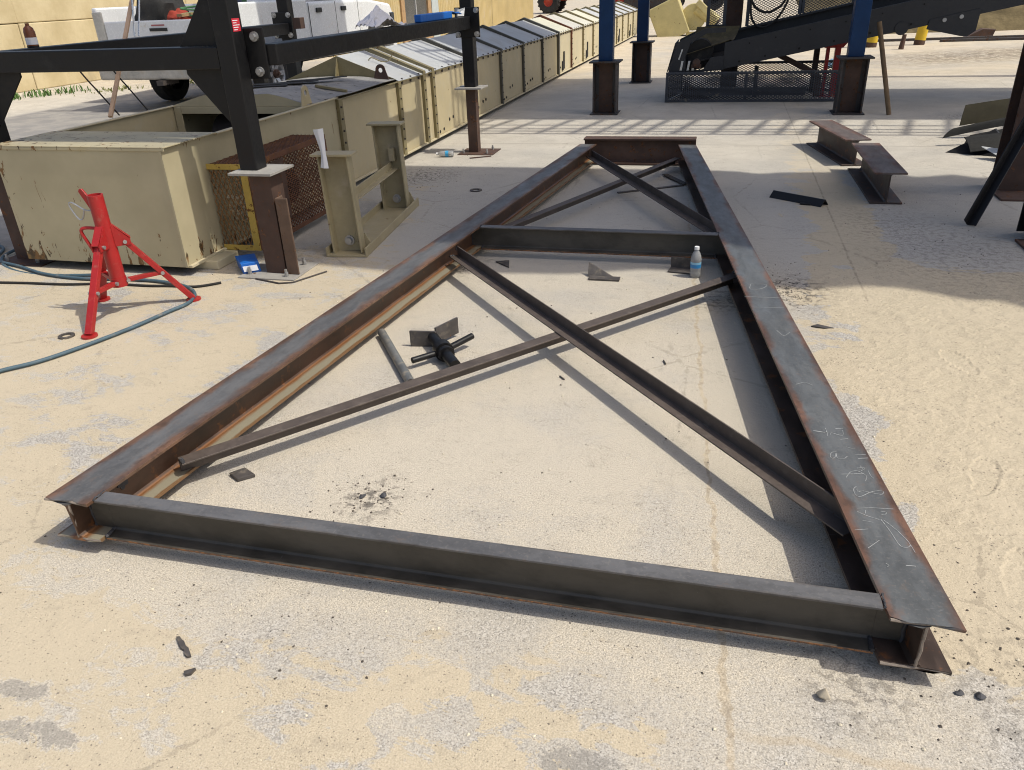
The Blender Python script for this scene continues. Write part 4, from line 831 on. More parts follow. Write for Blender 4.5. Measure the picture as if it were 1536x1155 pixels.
for ft in feet:
    d = Vector((ft.x - tc.x, ft.y - tc.y, 0)).normalized(); sdv = Vector((d.y, -d.x, 0))
    top = tc + d * .085 + Vector((0, 0, .415)); bot = ft + Vector((0, 0, .012))
    lg = O('leg', MB().bar(top + (top - bot).normalized() * .02, bot, .040, .030, tuple(sdv.cross((top - bot).normalized()))), M_red, tr, bevel=.002)
    O('foot_disc', MB().cyl(ft + Vector((0, 0, .001)), ft + Vector((0, 0, .012)), .042, n=20), M_red, lg, smooth=True)
    O('leg_bracket', MB().prism([tc + d * .034 - sdv * .026 + Vector((0, 0, .52)), tc + d * .034 - sdv * .026 + Vector((0, 0, .395)), tc + d * .115 - sdv * .026 + Vector((0, 0, .395)), tc + d * .115 - sdv * .026 + Vector((0, 0, .425))], sdv * .006).prism([tc + d * .034 + sdv * .020 + Vector((0, 0, .52)), tc + d * .034 + sdv * .020 + Vector((0, 0, .395)), tc + d * .115 + sdv * .020 + Vector((0, 0, .395)), tc + d * .115 + sdv * .020 + Vector((0, 0, .425))], sdv * .006).prism([tc + d * .034 - sdv * .0199 + Vector((0, 0, .52)), tc + d * .118 - sdv * .0199 + Vector((0, 0, .428)), tc + d * .118 + sdv * .0199 + Vector((0, 0, .428)), tc + d * .034 + sdv * .0199 + Vector((0, 0, .52))], (0, 0, .005)), M_red, tr)
    mid = top.lerp(bot, .53); inn = tc + d * .05 + Vector((0, 0, .192))
    O('strut', MB().bar(inn, mid, .030, .022), M_red, tr, bevel=.002)
    for q, ln in ((top, .036), (mid, .028), (inn, .026)): O('pivot_bolt', MB().cyl(q - sdv * ln, q + sdv * ln, .0105, n=12), M_zinc, tr, smooth=True)

# ------------------------------------------------------------------ hoses and small things on the ground
hz = .013
hp = [(-3.60, 2.45), (-3.353, 2.622), (-3.343, 2.691), (-3.23, 2.827), (-3.133, 3.042), (-3.047, 3.301), (-2.999, 3.527), (-2.966, 3.671), (-3.0, 3.80), (-3.111, 3.914), (-3.266, 3.977), (-3.473, 4.01), (-3.695, 4.004), (-3.981, 3.976), (-4.30, 4.02), (-4.60, 4.13), (-4.93, 4.25), (-5.105, 4.49), (-5.348, 4.578), (-5.8, 4.6)]
O('air_hose', MB().tube(spline([(x, y, hz) for x, y in hp], 7), .0105, 10), M_hose, smooth=True, label='blue grey hose snaking past the red stand across the sand', cat='hose')
hp = [(-4.9, 3.80), (-4.533, 3.831), (-4.289, 3.854), (-3.992, 3.871), (-3.73, 3.922), (-3.435, 3.927), (-3.289, 3.945), (-3.10, 3.96), (-2.98, 4.05)]
O('electric_cable', MB().tube(spline([(x, y, .009) for x, y in hp], 6), .008, 8), M_rubber, smooth=True, label='thin dark cable lying along the foot of the hopper', cat='cable')
hp = [(-5.2, 5.0), (-4.95, 4.75), (-4.93, 4.5), (-4.92, 4.3), (-4.75, 4.15), (-4.45, 4.05), (-4.05, 4.045), (-3.75, 4.075)]
O('spare_hose', MB().tube(spline([(x, y, .012 + .02 * math.sin(i)) for i, (x, y) in enumerate(hp)], 6), .011, 8), M_hose, smooth=True, label='second blue grey hose curling round the left black post', cat='hose')
for x, y, r, lab in ((-3.356, 3.146, .042, 'flat steel washer lying beside the front foot of the red stand'), (-2.066, 6.648, .055, 'dark steel ring lying in the shade left of the frame')):
    O('washer', MB().ring((x, y, .001), (x, y, .009), r, r * .6, 28), M_scrap, smooth=True, label=lab, cat='washer', origin=(x, y, 0))
O('square_plate', MB().prism([(-1.687, 2.094, .002), (-1.633, 2.062, .002), (-1.585, 2.105, .002), (-1.648, 2.140, .002)], (0, 0, .013)), M_scrap, bevel=.001, label='small square steel offcut on the concrete near the left beam', cat='steel offcut')
O('triangle_plate', MB().prism([(-1.353, 4.70, .002), (-1.270, 4.735, .002), (-1.238, 4.60, .002)], (0, 0, .008)), M_scrap, label='small dark triangular offcut close to the middle channel', cat='steel offcut')
b = T('bent_offcut', 'triangular offcut lying against a short flat bar inside the frame', 'steel offcut', (-.62, 4.5, 0))
O('flat_bar', MB().box((-.70, 4.445, .001), (-.512, 4.505, .012)), M_scrap, b, bevel=.001)
O('triangle', MB().prism([(-.715, 4.51, .002), (-.56, 4.52, .002), (-.715, 4.56, .075)], (.004, .008, 0)), M_scrap, b)
O('angle_offcut', MB().ext([(0, 0), (.09, 0), (.09, .008), (.008, .008), (.008, .075), (0, .075)], (-.225, 4.745, .002), (-.045, 4.715, .002)), M_scrap, bevel=.001, label='short dark angle offcut right behind the water bottle', cat='steel offcut')
b = T('crossed_flats', 'two thin flat bars lying in a V inside the far triangle of the frame', 'flat bar', (-.4, 7, 0))
O('bar_piece', MB().bar((-.80, 6.66, .006), (-.27, 6.99, .006), .035, .008), M_scrap, b); O('bar_piece', MB().bar((-.455, 7.38, .014), (-.25, 7.00, .014), .05, .008), M_scrap, b)
O('steel_sliver', MB().prism([(.535, 3.905, .001), (.60, 3.885, .001), (.645, 3.895, .001), (.57, 3.935, .001)], (0, 0, .008)), M_scrap, label='pointed steel sliver on the sand right of the right beam', cat='steel offcut')
O('steel_sliver', MB().prism([(-1.371, 1.322, .001), (-1.362, 1.3255, .001), (-1.348, 1.316, .001), (-1.338, 1.312, .001), (-1.322, 1.297, .001), (-1.312, 1.294, .001), (-1.287, 1.270, .001), (-1.295, 1.264, .001), (-1.309, 1.271, .001), (-1.319, 1.284, .001), (-1.333, 1.288, .001), (-1.352, 1.304, .001)], (.001, 0, .008)), M_scrap, label='dark steel sliver on the sand in front of the near channel', cat='steel offcut')
O('steel_chip', MB().prism([(-1.272, 1.216, .001), (-1.262, 1.207, .001), (-1.249, 1.214, .001), (-1.247, 1.233, .001), (-1.258, 1.226, .001)], (0, 0, .009)), M_scrap, label='tiny dark chip just below the sliver in front', cat='steel offcut')
rnd = random.Random(11)
m = MB(); rock(m, (.365, 1.488, .010), .019, rnd, 1.6, 7)
O('stone', m, paint('pale_stone', (.46, .40, .30), .9, .2, sc=30), bevel=.003, label='pale lump of stone in front of the near right corner of the frame', cat='stone')
for x, y, r, lab in ((.735, 1.575, .016, 'flat bluish slag flake just right of the near right beam end'), (.69, 1.575, .011, 'small upright slag crumb touching the tip of the near right beam end'), (.98, 1.33, .018, 'dark slag lump near the bottom right corner of the picture'), (.93, 1.70, .010, 'slag crumb on the sand beyond the near right beam end'), (-1.06, 2.085, .017, 'bluish slag lump beside the burn mark inside the frame'), (-1.13, 2.065, .015, 'black slag lump in the middle of the burn mark inside the frame'), (1.0, 2.05, .012, 'dark pebble lying alone on the sand right of the right beam')):
    m = MB(); rock(m, (x, y, r * .3), r, rnd, .6, 8)
    O('slag_lump', m, M_slag, label=lab, cat='slag', group='slag lumps', origin=(x, y, 0), bevel=r * .12)
O('angle_iron_piece', MB().ext([(0, 0), (.005, 0), (.055, .042), (.105, 0), (.11, 0), (.06, .05), (.05, .05)], (.505, 6.72, .001), (.875, 6.44, .001)), M_black, bevel=.001, label='short black angle iron lying across the slab joint', cat='angle iron')
O('cut_tab', MB().prism([(.66, 6.42, .001), (.74, 6.40, .001), (.75, 6.46, .001), (.67, 6.48, .001)], (0, 0, .01)), M_black, label='small black tab beside the short angle iron', cat='steel offcut')
O('pipe_offcut', MB().ring((-1.625, 3.43, .024), (-1.265, 2.905, .024), .022, .018, 20), paint('dusty_pipe', (.16, .165, .165), .5, .3, rust=.15, dust=.4, metal=.3, sc=12), smooth=True, label='short grey pipe lying between the left beam and a brace', cat='pipe')
pd = T('paddle_shaft', 'black shaft end with two flat paddles and a cross rod inside the frame', 'shaft', (-1.2, 3.2, 0))
h0, h1 = Vector((-1.315, 3.36, .05)), Vector((-1.10, 3.06, .05))
O('shaft', MB().cyl(h0, h1, .028, n=18), M_black, pd, smooth=True); hd = (h1 - h0).normalized()
O('collar', MB().cyl(h0 + hd * .15, h0 + hd * .20, .048, n=20).cyl(h0 + hd * .21, h0 + hd * .235, .04, n=20), M_black, pd, smooth=True)
O('cross_rod', MB().cyl((-1.325, 3.09, .045), (-1.215, 3.215, .045), .015, n=12), M_black, pd, smooth=True); O('cross_rod', MB().cyl((-1.215, 3.215, .045), (-1.115, 3.385, .06), .016, n=12), M_black, pd, smooth=True)
O('paddle', MB().prism([(-1.43, 3.335, .0), (-1.30, 3.355, .0), (-1.30, 3.355, .082), (-1.43, 3.335, .085)], (.002, .012, 0)), M_scrap, pd); O('paddle', MB().prism([(-1.30, 3.37, .012), (-1.225, 3.50, .02), (-1.225, 3.50, .105), (-1.30, 3.37, .095)], (-.01, .006, 0)), M_scrap, pd)

# water bottles
gp = G('clear_plastic'); gp.b.inputs['Transmission Weight'].default_value = .72; gp.b.inputs['IOR'].default_value = 1.25; gp.out((.97, .98, .985), .22)
M_clear = gp.mat
M_cap2 = paint('white_cap', (.75, .75, .74), .5, .04); M_label = paint('blue_label', (.03, .22, .50), .4, .1)
bt = T('water_bottle', 'half full clear plastic water bottle with blue label standing by the right beam', 'bottle', (-.072, 4.60, 0))
prof = [(0, .002), (.028, .001), (.031, .006), (.0315, .03), (.030, .038), (.0315, .046), (.0315, .085), (.030, .09), (.0315, .096), (.0315, .115), (.028, .135), (.019, .155), (.0125, .166), (.0125, .176)]
O('body', MB().lathe(prof, (-.072, 4.60, 0), 28), M_clear, bt, smooth=True, solid=.0008)
gw = G('water'); gw.b.inputs['Transmission Weight'].default_value = 1.0; gw.b.inputs['IOR'].default_value = 1.33; gw.out((.95, .98, 1.0), .02)
O('water', MB().lathe([(0, .005), (.029, .005), (.0298, .03), (.0285, .038), (.0298, .046), (.0298, .062), (0, .0621)], (-.072, 4.60, 0), 28), gw.mat, bt, smooth=True)
O('cap', MB().lathe([(0, .190), (.0135, .190), (.0145, .187), (.0145, .172), (0, .172)], (-.072, 4.60, 0), 24), M_cap2, bt, smooth=True)
O('label_band', MB().lathe([(.0322, .062), (.0322, .084)], (-.072, 4.60, 0), 28), M_label, bt, smooth=True)
O('label_band', MB().lathe([(.0322, .0842), (.0322, .098)], (-.072, 4.60, 0), 28), paint('pale_label', (.25, .5, .68), .4, .1), bt, smooth=True)
bt = T('water_bottle', 'empty clear plastic bottle lying on its side by the casing', 'bottle', (-2.86, 8.13, 0))
ax = Vector((-.99, -.12, 0)).normalized(); cb_ = Vector((-2.76, 8.14, .034))
O('body', MB().lathe(prof, cb_, 24, ax), M_clear, bt, smooth=True, solid=.0008); O('cap', MB().lathe([(0, .190), (.0145, .190), (.0145, .172), (0, .172)], cb_, 20, ax), M_cap2, bt, smooth=True)
O('label_band', MB().lathe([(.0325, .05), (.0325, .085)], cb_, 24, ax), paint('label_cyan', (.05, .34, .6), .4, .1), bt, smooth=True)
# blue carton at the foot of the stub column
bx = T('blue_box', 'small bright blue box with a white label on the ground by the stub column', 'box', (-2.97, 4.33, 0))
M_bb = paint('blue_plastic', (.01, .13, .50), .4, .08)
O('tray', MB().prism([(-3.06, 4.375, .001), (-2.925, 4.225, .001), (-2.835, 4.295, .001), (-2.955, 4.45, .001)], (-.012, .0, .075)), M_bb, bx, bevel=.004)
O('print_label', MB().prism([(-2.918, 4.2245, .022), (-2.846, 4.279, .022), (-2.852, 4.2785, .058), (-2.924, 4.224, .058)], (.0012, -.0016, 0)), M_paper, bx)
# things on the black beams
M_cloth = paint('white_rag', (.72, .71, .74), .95, .04)
def ragf(u, v):
    x = -2.605 + (u - .5) * .16; y = 5.86 + .66 * v
    k = max(0, 1 - abs(v - .38) / .42) * max(0, 1 - abs(u - .5) * 1.5)
    return (x + .03 * mnoise.noise((u * 4, v * 6, 2)), y, 1.366 + .15 * k ** .8 + .035 * abs(mnoise.noise((u * 5, v * 7, 9))))
O('white_rag', MB().grid(ragf, 22, 26), M_cloth, label='crumpled white rag lying on the black beam in front of the pickup', cat='rag', solid=.003)
lv = T('blue_tool_box', 'long blue plastic case with a strap and silver end lying on the black beam', 'tool case', (-2.6, 7.6, 1.362))
O('case', MB().box((-2.64, 6.98, 1.363), (-2.575, 7.85, 1.425)), M_bb, lv, bevel=.008)
m = MB().grid(lambda u, v: (-2.645 + .075 * u, 7.85 + .28 * v, 1.37 + .045 * (1 - v * .4) + .02 * mnoise.noise((u * 5, v * 9, 4))), 8, 12)
O('strap', m, M_bb, lv, solid=.004)
O('silver_end', MB().prism([(-2.63, 8.12, 1.366), (-2.58, 8.20, 1.366), (-2.585, 8.26, 1.44), (-2.625, 8.15, 1.425)], (.012, 0, .004)), M_alu, lv)
bb = T('brown_bottle', 'brown plastic bottle with a white label standing on the left black beam', 'bottle', (-4.70, 4.90, 1.352))
M_amber = paint('brown_plastic', (.18, .055, .02), .3, .1)
O('body', MB().lathe([(0, .0), (.036, .0), (.037, .01), (.037, .10), (.03, .125), (.013, .14), (.013, .155), (0, .155)], (-4.70, 4.90, 1.352), 20), M_amber, bb, smooth=True)
O('label_band', MB().lathe([(.0378, .02), (.0378, .065)], (-4.70, 4.90, 1.352), 20), M_paper, bb, smooth=True)
O('foot_ring', MB().lathe([(.0385, .0), (.0385, .012)], (-4.70, 4.90, 1.352), 20), M_black, bb)
O('wood_strip', MB().bar((-4.56, 5.30, .83), (-4.90, 6.60, 2.05), .03, .018), paint('pale_strip', (.48, .33, .22), .8, .15), label='thin pale wooden strip leaning up from the hopper rim', cat='wood strip')
for k, (x, y) in enumerate(((-4.60, 5.45), (-4.57, 5.75))):
    O('hanging_wire', MB().tube(spline([(x, y, .82), (x - .05, y - .08, .98), (x - .09, y - .18, 1.15), (x - .13, y - .22, 1.30)], 6), .006, 6), M_rubber, label='thin black wire hanging over the hopper rim, %s one' % ('nearer' if k == 0 else 'farther'), cat='wire')
for k in (0, 1):
    O('steel_rope', MB().tube([(-4.72 - .0 * k, 6.0 + .05 * k, 1.36), (-4.70, 6.30 + .22 * k, 2.6)], .008, 6), M_alu, label='bright steel rope rising from the left black beam, %s strand' % ('left' if k == 0 else 'right'), cat='rope')
O('splinter', MB().bar((-2.55, 8.05, .008), (-2.35, 8.18, .006), .02, .006), M_brown, label='brown splinter beside the base plate of the far black post', cat='debris')
O('thin_rod', MB().tube([(-2.80, 4.16, .006), (-2.6, 4.10, .006), (-2.52, 4.13, .006), (-2.40, 4.36, .006)], .005, 6), M_bolt, label='thin bent rod on the ground at the foot of the stub column', cat='rod')

# ------------------------------------------------------------------ I-beam stubs, plate pile and leaning angle on the right
for x0, y0, x1, y1, lab in ((1.255, 7.93, 1.03, 9.06, 'short rusty I-beam stub farther from the camera, brown top in sunlight'), (1.30, 6.50, 1.29, 7.76, 'short rusty I-beam stub nearer the camera, half in shade')):
    L = math.hypot(x1 - x0, y1 - y0); an = math.atan2(-(x1 - x0), y1 - y0)
    r = T('ibeam_stub', lab, 'I-beam', (x0, y0, 0), 'short I-beam stubs')
    O('beam_section', MB().ext(Iprof(.235, .24, .014, .010), (0, 0, 0), (0, L, 0)), steel('stub_steel_%d' % int(y0), .117, scale_col=(.11, .085, .075), edge=(.13, .065, .045), webc=(.045, .028, .022), rust=.55, top=.24, rough=.55), r, place=((x0, y0, .001), an), bevel=.0015, seg=1)
def bowed(p0, p1, w, wz, sag, lab, mat):
    """thin plate bowed along its length: p0 near-left end, p1 right end; w, wz width vector in plan and height"""
    p0, p1, wv = Vector(p0), Vector(p1), Vector(w) + Vector((0, 0, wz))
    O('curved_plate', MB().grid(lambda u, v: p0.lerp(p1, u) + wv * v + Vector((0, 0, sag * math.sin(u * 2.4) + .02 * math.sin(3 * v))), 14, 5), mat, label=lab, cat='steel plate', group='pile of curved plates', solid=.010)
M_pile = paint('dark_plate', (.022, .022, .021), .75, .4, rust=.12, dust=.15, dustcol=(.05, .045, .037), sc=5, spec=.2)
bowed((2.46, 9.42, .13), (3.7, 9.52, .20), (.03, .05, 0), .20, .05, 'rearmost upright plate of the dark pile at the right', paint('olive_plate', (.060, .053, .034), .8, .3, rust=.15, spec=.2))
bowed((2.21, 8.98, .075), (3.7, 9.22, .20), (.10, .05, 0), .085, .08, 'long bowed dark plate lying across the top of the pile', M_pile)
bowed((2.38, 8.84, .02), (3.7, 9.02, .10), (.06, .05, 0), .10, .07, 'bowed dark plate in the middle of the pile', M_pile)
bowed((2.36, 8.48, .035), (3.6, 8.62, .045), (-.03, .20, 0), .10, .055, 'wide bowed dark plate at the front of the pile', M_pile)
for xx_, yy_, an_, lab in ((-.607, 3.113, -.85, 'short rod stub on the concrete between the crossing braces, left one'), (-.162, 3.357, -1.25, 'short rod stub on the concrete between the crossing braces, right one')):
    O('rod_stub', MB().cyl((xx_ - .02 * math.cos(an_), yy_ - .02 * math.sin(an_), .005), (xx_ + .02 * math.cos(an_), yy_ + .02 * math.sin(an_), .005), .0035, n=8), M_scrap, label=lab, cat='rod', origin=(xx_, yy_, 0))
O('wedge_plate', MB().prism([(2.18, 8.63, .002), (2.75, 8.35, .002), (2.62, 8.80, .20)], (.02, .03, .0)), M_black, label='black pointed plate at the near tip of the pile', cat='steel plate')
O('bright_flashing', MB().grid(lambda u, v: (2.56 + .5 * u, 8.25 + .12 * v, .19 + .07 * math.sin(3.1 * v) + .02 * u), 6, 8), M_alu, smooth=True, solid=.003, label='bright bent aluminium flashing on the pile', cat='flashing')
O('white_offcut', MB().prism([(2.42, 8.38, .10), (2.60, 8.06, .012), (2.82, 8.12, .012), (2.80, 8.30, .06)], (0, .01, .006)), M_roof, label='white triangular sheet offcut leaning on the pile', cat='sheet offcut')
O('leaning_angle', MB().ext([(0, 0), (.065, 0), (.065, .008), (.008, .008), (.008, .065), (0, .065)], (1.74, 5.95, .002), (2.30, 6.70, .93), (-.6, -.5, .6)), M_black, bevel=.0015, label='black angle iron leaning against the rusty column at the right edge', cat='angle iron')

# ------------------------------------------------------------------ loose grit
def scatter(name, n, fn, mat, rmin, rmax, seed, label):
    rnd = random.Random(seed); m = MB()
    for _ in range(n):
        x, y = fn(rnd); r = rmin + (rmax - rmin) * rnd.random() ** 3
        rock(m, (x, y, r * .25), r, rnd, .7, 5)
    return O(name, m, mat, label=label, cat='grit', kind='stuff')
def gz_(rnd):
    k = rnd.random()
    if k < .10: return rnd.gauss(.85, .20), rnd.gauss(1.72, .26)
    if k < .34: return rnd.gauss(.48, .16), rnd.gauss(4.45, .22)
    if k < .42: return rnd.gauss(-1.1, .10), rnd.gauss(2.06, .07)
    if k < .52: return rnd.gauss(-2.75, .22), rnd.gauss(7.1, .35)
    if k < .62: return rnd.gauss(1.5, .35), rnd.gauss(5.3, .6)
    if k < .66: return rnd.gauss(-1.4, .5), rnd.gauss(1.42, .14)
    if k < .80: return rnd.uniform(.7, 2.0), rnd.uniform(1.3, 4.2)
    return rnd.uniform(-3.2, 2.0), rnd.uniform(.9, 8.5)
scatter('dark_grit', 2600, gz_, paint('brown_black_crumbs', (.075, .062, .05), .9, .5, sc=40), .0012, .0058, 21, 'scattered dark grit and slag crumbs on the concrete')
scatter('pale_grit', 1500, lambda r: (r.uniform(-3.4, 2.2), .85 + 5 * r.random() ** 1.6), paint('pale_crumbs', (.60, .54, .42), .9, .2, sc=30), .0012, .006, 22, 'scattered pale sand crumbs')

# ------------------------------------------------------------------ white crew-cab pickup behind the casing
TK = T('pickup_truck', 'white crew cab pickup parked behind the casing with its loaded bed towards the camera', 'pickup truck', (-8.5, 15, 0))
M_glass = paint('dark_glass', (.02, .025, .03), .08, .1)
M_trim = paint('black_trim', (.02, .02, .02), .5, .1)
ta = .02; to = Vector((-7.45, 12.95, 0)); td = Vector((math.sin(ta), math.cos(ta), 0)); tn = Vector((math.cos(ta), -math.sin(ta), 0))
def tk(u, v, z): return to + td * u + tn * v + Vector((0, 0, z))     # u forward from the rear axle, v to the right (0 = right flank), z up
def tslab(prof, v0, v1): # profile in (u,z) extruded across
    n = len(prof); return MB().add([tk(u, v0, z) for u, z in prof] + [tk(u, v1, z) for u, z in prof], [tuple(range(n - 1, -1, -1)), tuple(range(n, 2 * n))] + [(i, (i + 1) % n, n + (i + 1) % n, n + i) for i in range(n)])
def arch(c, r, z0, rev=False): return [(c + r * math.cos(math.pi * i / 12), z0 + r * math.sin(math.pi * i / 12)) for i in range(12, -1, -1)]
TW = 2.42; BR = 1.56; LW = 4.25
# bed side with wheel arch (right and left), slightly bulged
for v0, v1 in ((-.10, 0), (-TW, -TW + .10)):
    bp = [(-1.32, .62)] + arch(0, .52, .60) + [(1.28, .62), (1.28, BR), (-1.32, BR)]
    O('bed_side', tslab(bp, v0, v1), M_white, TK, bevel=.03, seg=3)
cabp = [(1.33, .55), (3.70, .55)] + arch(LW, .52, .60) + [(5.15, .62), (5.22, .80), (5.22, 1.22), (5.10, 1.40), (3.85, 1.52), (1.33, 1.52)]
O('cab_body', tslab(cabp, -TW + .02, -.02), M_white, TK, bevel=.06, seg=3)
O('greenhouse', tslab([(1.40, 1.521), (3.75, 1.521), (3.05, 2.02), (1.65, 2.03)], -TW + .22, -.22), M_white, TK, bevel=.05, seg=3)
O('side_glass', tslab([(1.65, 1.56), (3.45, 1.56), (2.95, 1.95), (1.78, 1.96)], -.225, -.212), M_glass, TK); O('windscreen', MB().add([tk(3.72, -.35, 1.56), tk(3.72, -TW + .35, 1.56), tk(3.10, -TW + .35, 2.0), tk(3.10, -.35, 2.0)], [(0, 1, 2, 3)]), M_glass, TK)
for u in (1.36, 2.42, 3.42): O('door_seam', tslab([(u, .62), (u + .012, .62), (u + .012, 1.50), (u, 1.50)], -.022, -.0165), M_trim, TK)
for u in (1.62, 2.64): O('door_handle', tslab([(u, 1.33), (u + .20, 1.33), (u + .20, 1.41), (u, 1.41)], -.02, .015), M_trim, TK, bevel=.012)
O('bed_floor', tslab([(-1.30, .78), (1.27, .78), (1.27, .84), (-1.30, .84)], -TW + .11, -.11), M_trim, TK)
O('bed_front', tslab([(1.20, .85), (1.27, .85), (1.27, BR), (1.20, BR)], -TW + .101, -.101), M_white, TK)
tg = O('tailgate', tslab([(-1.34, .80), (-1.28, .80), (-1.28, 1.355), (-1.34, 1.355)], -TW + .20, -.20), M_white, TK, bevel=.02, seg=3)
O('tailgate_handle', tslab([(-1.356, 1.20), (-1.343, 1.20), (-1.343, 1.245), (-1.356, 1.245)], -TW / 2 - .16, -TW / 2 + .16), M_trim, tg)
O('tailgate_script', tslab([(-1.346, 1.275), (-1.341, 1.275), (-1.341, 1.295), (-1.346, 1.295)], -TW / 2 - .12, -TW / 2 + .12), paint('red_script', (.4, .12, .12), .5, .1), tg)
for v in (-TW + .10, -.10): O('tail_light', tslab([(-1.345, 1.02), (-1.30, 1.02), (-1.30, 1.50), (-1.345, 1.50)], v - .085, v + .085), paint('light_lens', (.45, .05, .04) if v > -1 else (.55, .53, .48), .2, .2), TK, bevel=.015)
O('rear_bumper', tslab([(-1.52, .50), (-1.34, .50), (-1.34, .72), (-1.52, .70)], -TW + .02, -.02), paint('dusty_chrome', (.42, .40, .36), .45, .3, dust=.4, metal=.2), TK, bevel=.03)
O('hitch', tslab([(-1.6, .42), (-1.2, .42), (-1.2, .49), (-1.6, .49)], -TW / 2 - .06, -TW / 2 + .06), M_bolt, TK)
O('chassis', tslab([(-1.3, .48), (4.9, .48), (4.9, .60), (-1.3, .60)], -TW + .5, -.5), M_dark, TK)
O('front_bumper', tslab([(5.16, .48), (5.34, .50), (5.34, .76), (5.16, .78)], -TW + .03, -.03), M_white, TK, bevel=.03)
O('headlight', tslab([(5.12, 1.0), (5.235, 1.0), (5.235, 1.22), (5.0, 1.22)], -.32, .0), M_glass, TK, bevel=.02)
for u, v in ((0, -.17), (LW, -.17), (0, -TW + .17), (LW, -TW + .17)):
    c = tk(u, v, .43); wl = O('wheel', MB().lathe([(.24, -.13), (.38, -.14), (.425, -.10), (.43, 0), (.425, .10), (.38, .14), (.24, .13)], c, 36, tn), M_rubber, TK, smooth=True)
    s_ = 1 if v > -1 else -1; q = MB().lathe([(.25, .13 * s_), (.235, .10 * s_), (.22, .03 * s_), (.0, .02 * s_)], c, 30, tn)
    O('rim', q, paint('alloy', (.5, .5, .5), .35, .15, metal=.7), wl, smooth=True)
    for k in range(6):
        t = k * math.pi / 3; e = td * math.cos(t) + Vector((0, 0, math.sin(t)))
        O('spoke', MB().bar(c + tn * .06 * s_ + e * .05, c + tn * .11 * s_ + e * .235, .07, .03, tuple(tn)), paint('alloy_spoke', (.55, .55, .56), .35, .1, metal=.6) if k == 0 and u == 0 and s_ == 1 else bpy.data.materials['alloy_spoke'], wl)
    O('hub', MB().cyl(c + tn * .05 * s_, c + tn * .13 * s_, .07, n=16).cyl(c + tn * .13 * s_, c + tn * .17 * s_, .03, n=10), M_brown, wl, smooth=True)
# load in the bed
def load(name, mb, mat, lab, cat, **k): return O(name, mb, mat, label=lab, cat=cat, **k)
def blob(c, r, sc=(1, 1, 1), s=0.25, seed=1, n=14):
    m = MB()
    def f(u, v):
        t, ph = 2 * math.pi * u, math.pi * (v - .5); d = Vector((math.cos(ph) * math.cos(t), math.cos(ph) * math.sin(t), math.sin(ph)))
        q = r * (1 + s * mnoise.noise(d * 2.2 + Vector((seed, 0, 0)))); return Vector(c) + Vector((d.x * q * sc[0], d.y * q * sc[1], d.z * q * sc[2]))
    return m.grid(f, n * 2, n)
load('black_sack', blob(tk(-.75, -1.55, 1.36), .42, (1, .9, 1.1), .35, 3), M_rubber, 'black sack bulging over the tailgate of the pickup', 'sack', smooth=True)
load('orange_vest', blob(tk(-.85, -1.18, 1.32), .22, (1.3, .9, .8), .22, 8, 22), paint('orange_cloth', (.30, .04, .022), .9, .1), 'orange red cloth heap in the pickup bed', 'cloth', smooth=True)
load('green_case', MB().box(tuple(tk(-.5, -.95, .85)), tuple(tk(.1, -.45, 1.62))), paint('green_plastic', (.04, .13, .05), .5, .15), 'green plastic case in the pickup bed', 'case', bevel=.03)
load('blue_drum', MB().lathe([(0, .0), (.22, .0), (.225, .03), (.215, .35), (.225, .37), (.215, .65), (0, .66)], tk(-.55, -.40, .95), 24), paint('navy_plastic', (.015, .02, .05), .5, .1), 'dark navy drum in the right rear of the pickup bed', 'drum', smooth=True)
load('grey_roll', MB().cyl(tk(-.95, -1.95, 1.15), tk(.6, -1.80, 1.20), .2, n=20), M_ped, 'grey roll lying along the left side of the pickup bed', 'roll', smooth=True)
load('coiled_cord', MB().tube(spline([tk(-1.0 + .12 * math.cos(i * .9), -.75 + .22 * math.sin(i * .9), 1.36 + .012 * i) for i in range(16)], 4), .014, 6), paint('green_cord', (.08, .22, .09), .6, .1), 'green cord coiled on top of the pickup load', 'cord', smooth=True)
load('tan_plank', MB().bar(tk(-1.25, -.85, 1.41), tk(.8, -.25, 1.50), .12, .04), M_wood, 'tan plank lying across the pickup load', 'plank')

# ------------------------------------------------------------------ precast wall and corrugated shed behind the truck
wl = T('block_wall', 'pale yellow precast concrete block wall behind the pickup', 'wall', (-14.5, 18, 0))
gwm = G('precast'); p_ = gwm.pos(); n_ = gwm.noise(p_, 1.3, 5, .65); n2_ = gwm.noise(gwm.scale(p_, (1, 1.2, .6)), 1.2, 5, .7); z_ = gwm.xyz(p_)[2]
cc = gwm.mix(gwm.mr(n_, .3, .7), (.47, .385, .225), (.59, .50, .315)); cc = gwm.mix(gwm.m('MULTIPLY', gwm.mr(n2_, .56, .72), .35), cc, (.27, .235, .17)); gwm.bump(gwm.noise(p_, 18, 4, .65), .35, .01); M_precast = gwm.out(cc, .92, 0, .2)
yy = 8.94; k = 0
while yy < 30:
    for z0, z1 in ((0, 1.315), (1.325, 2.64)):
        off = .0 if z0 == 0 else .0
        O('wall_block', MB().box((-15.3 - .02 * (k % 2), yy + .006, z0), (-14.5 + .015 * math.sin(k * 2.3 + z0), yy + 5.95 - .006, z1)), M_precast, wl, bevel=.02)
    yy += 5.95; k += 1
sh = T('corrugated_shed', 'cream corrugated metal shed with a timber framed window behind the pickup', 'shed', (-12.6, 38, 0))
M_shed = paint('cream_cladding', (.46, .36, .17), .55, .12, rust=.06, dust=.3, dustcol=(.5, .42, .28), sc=1.2)
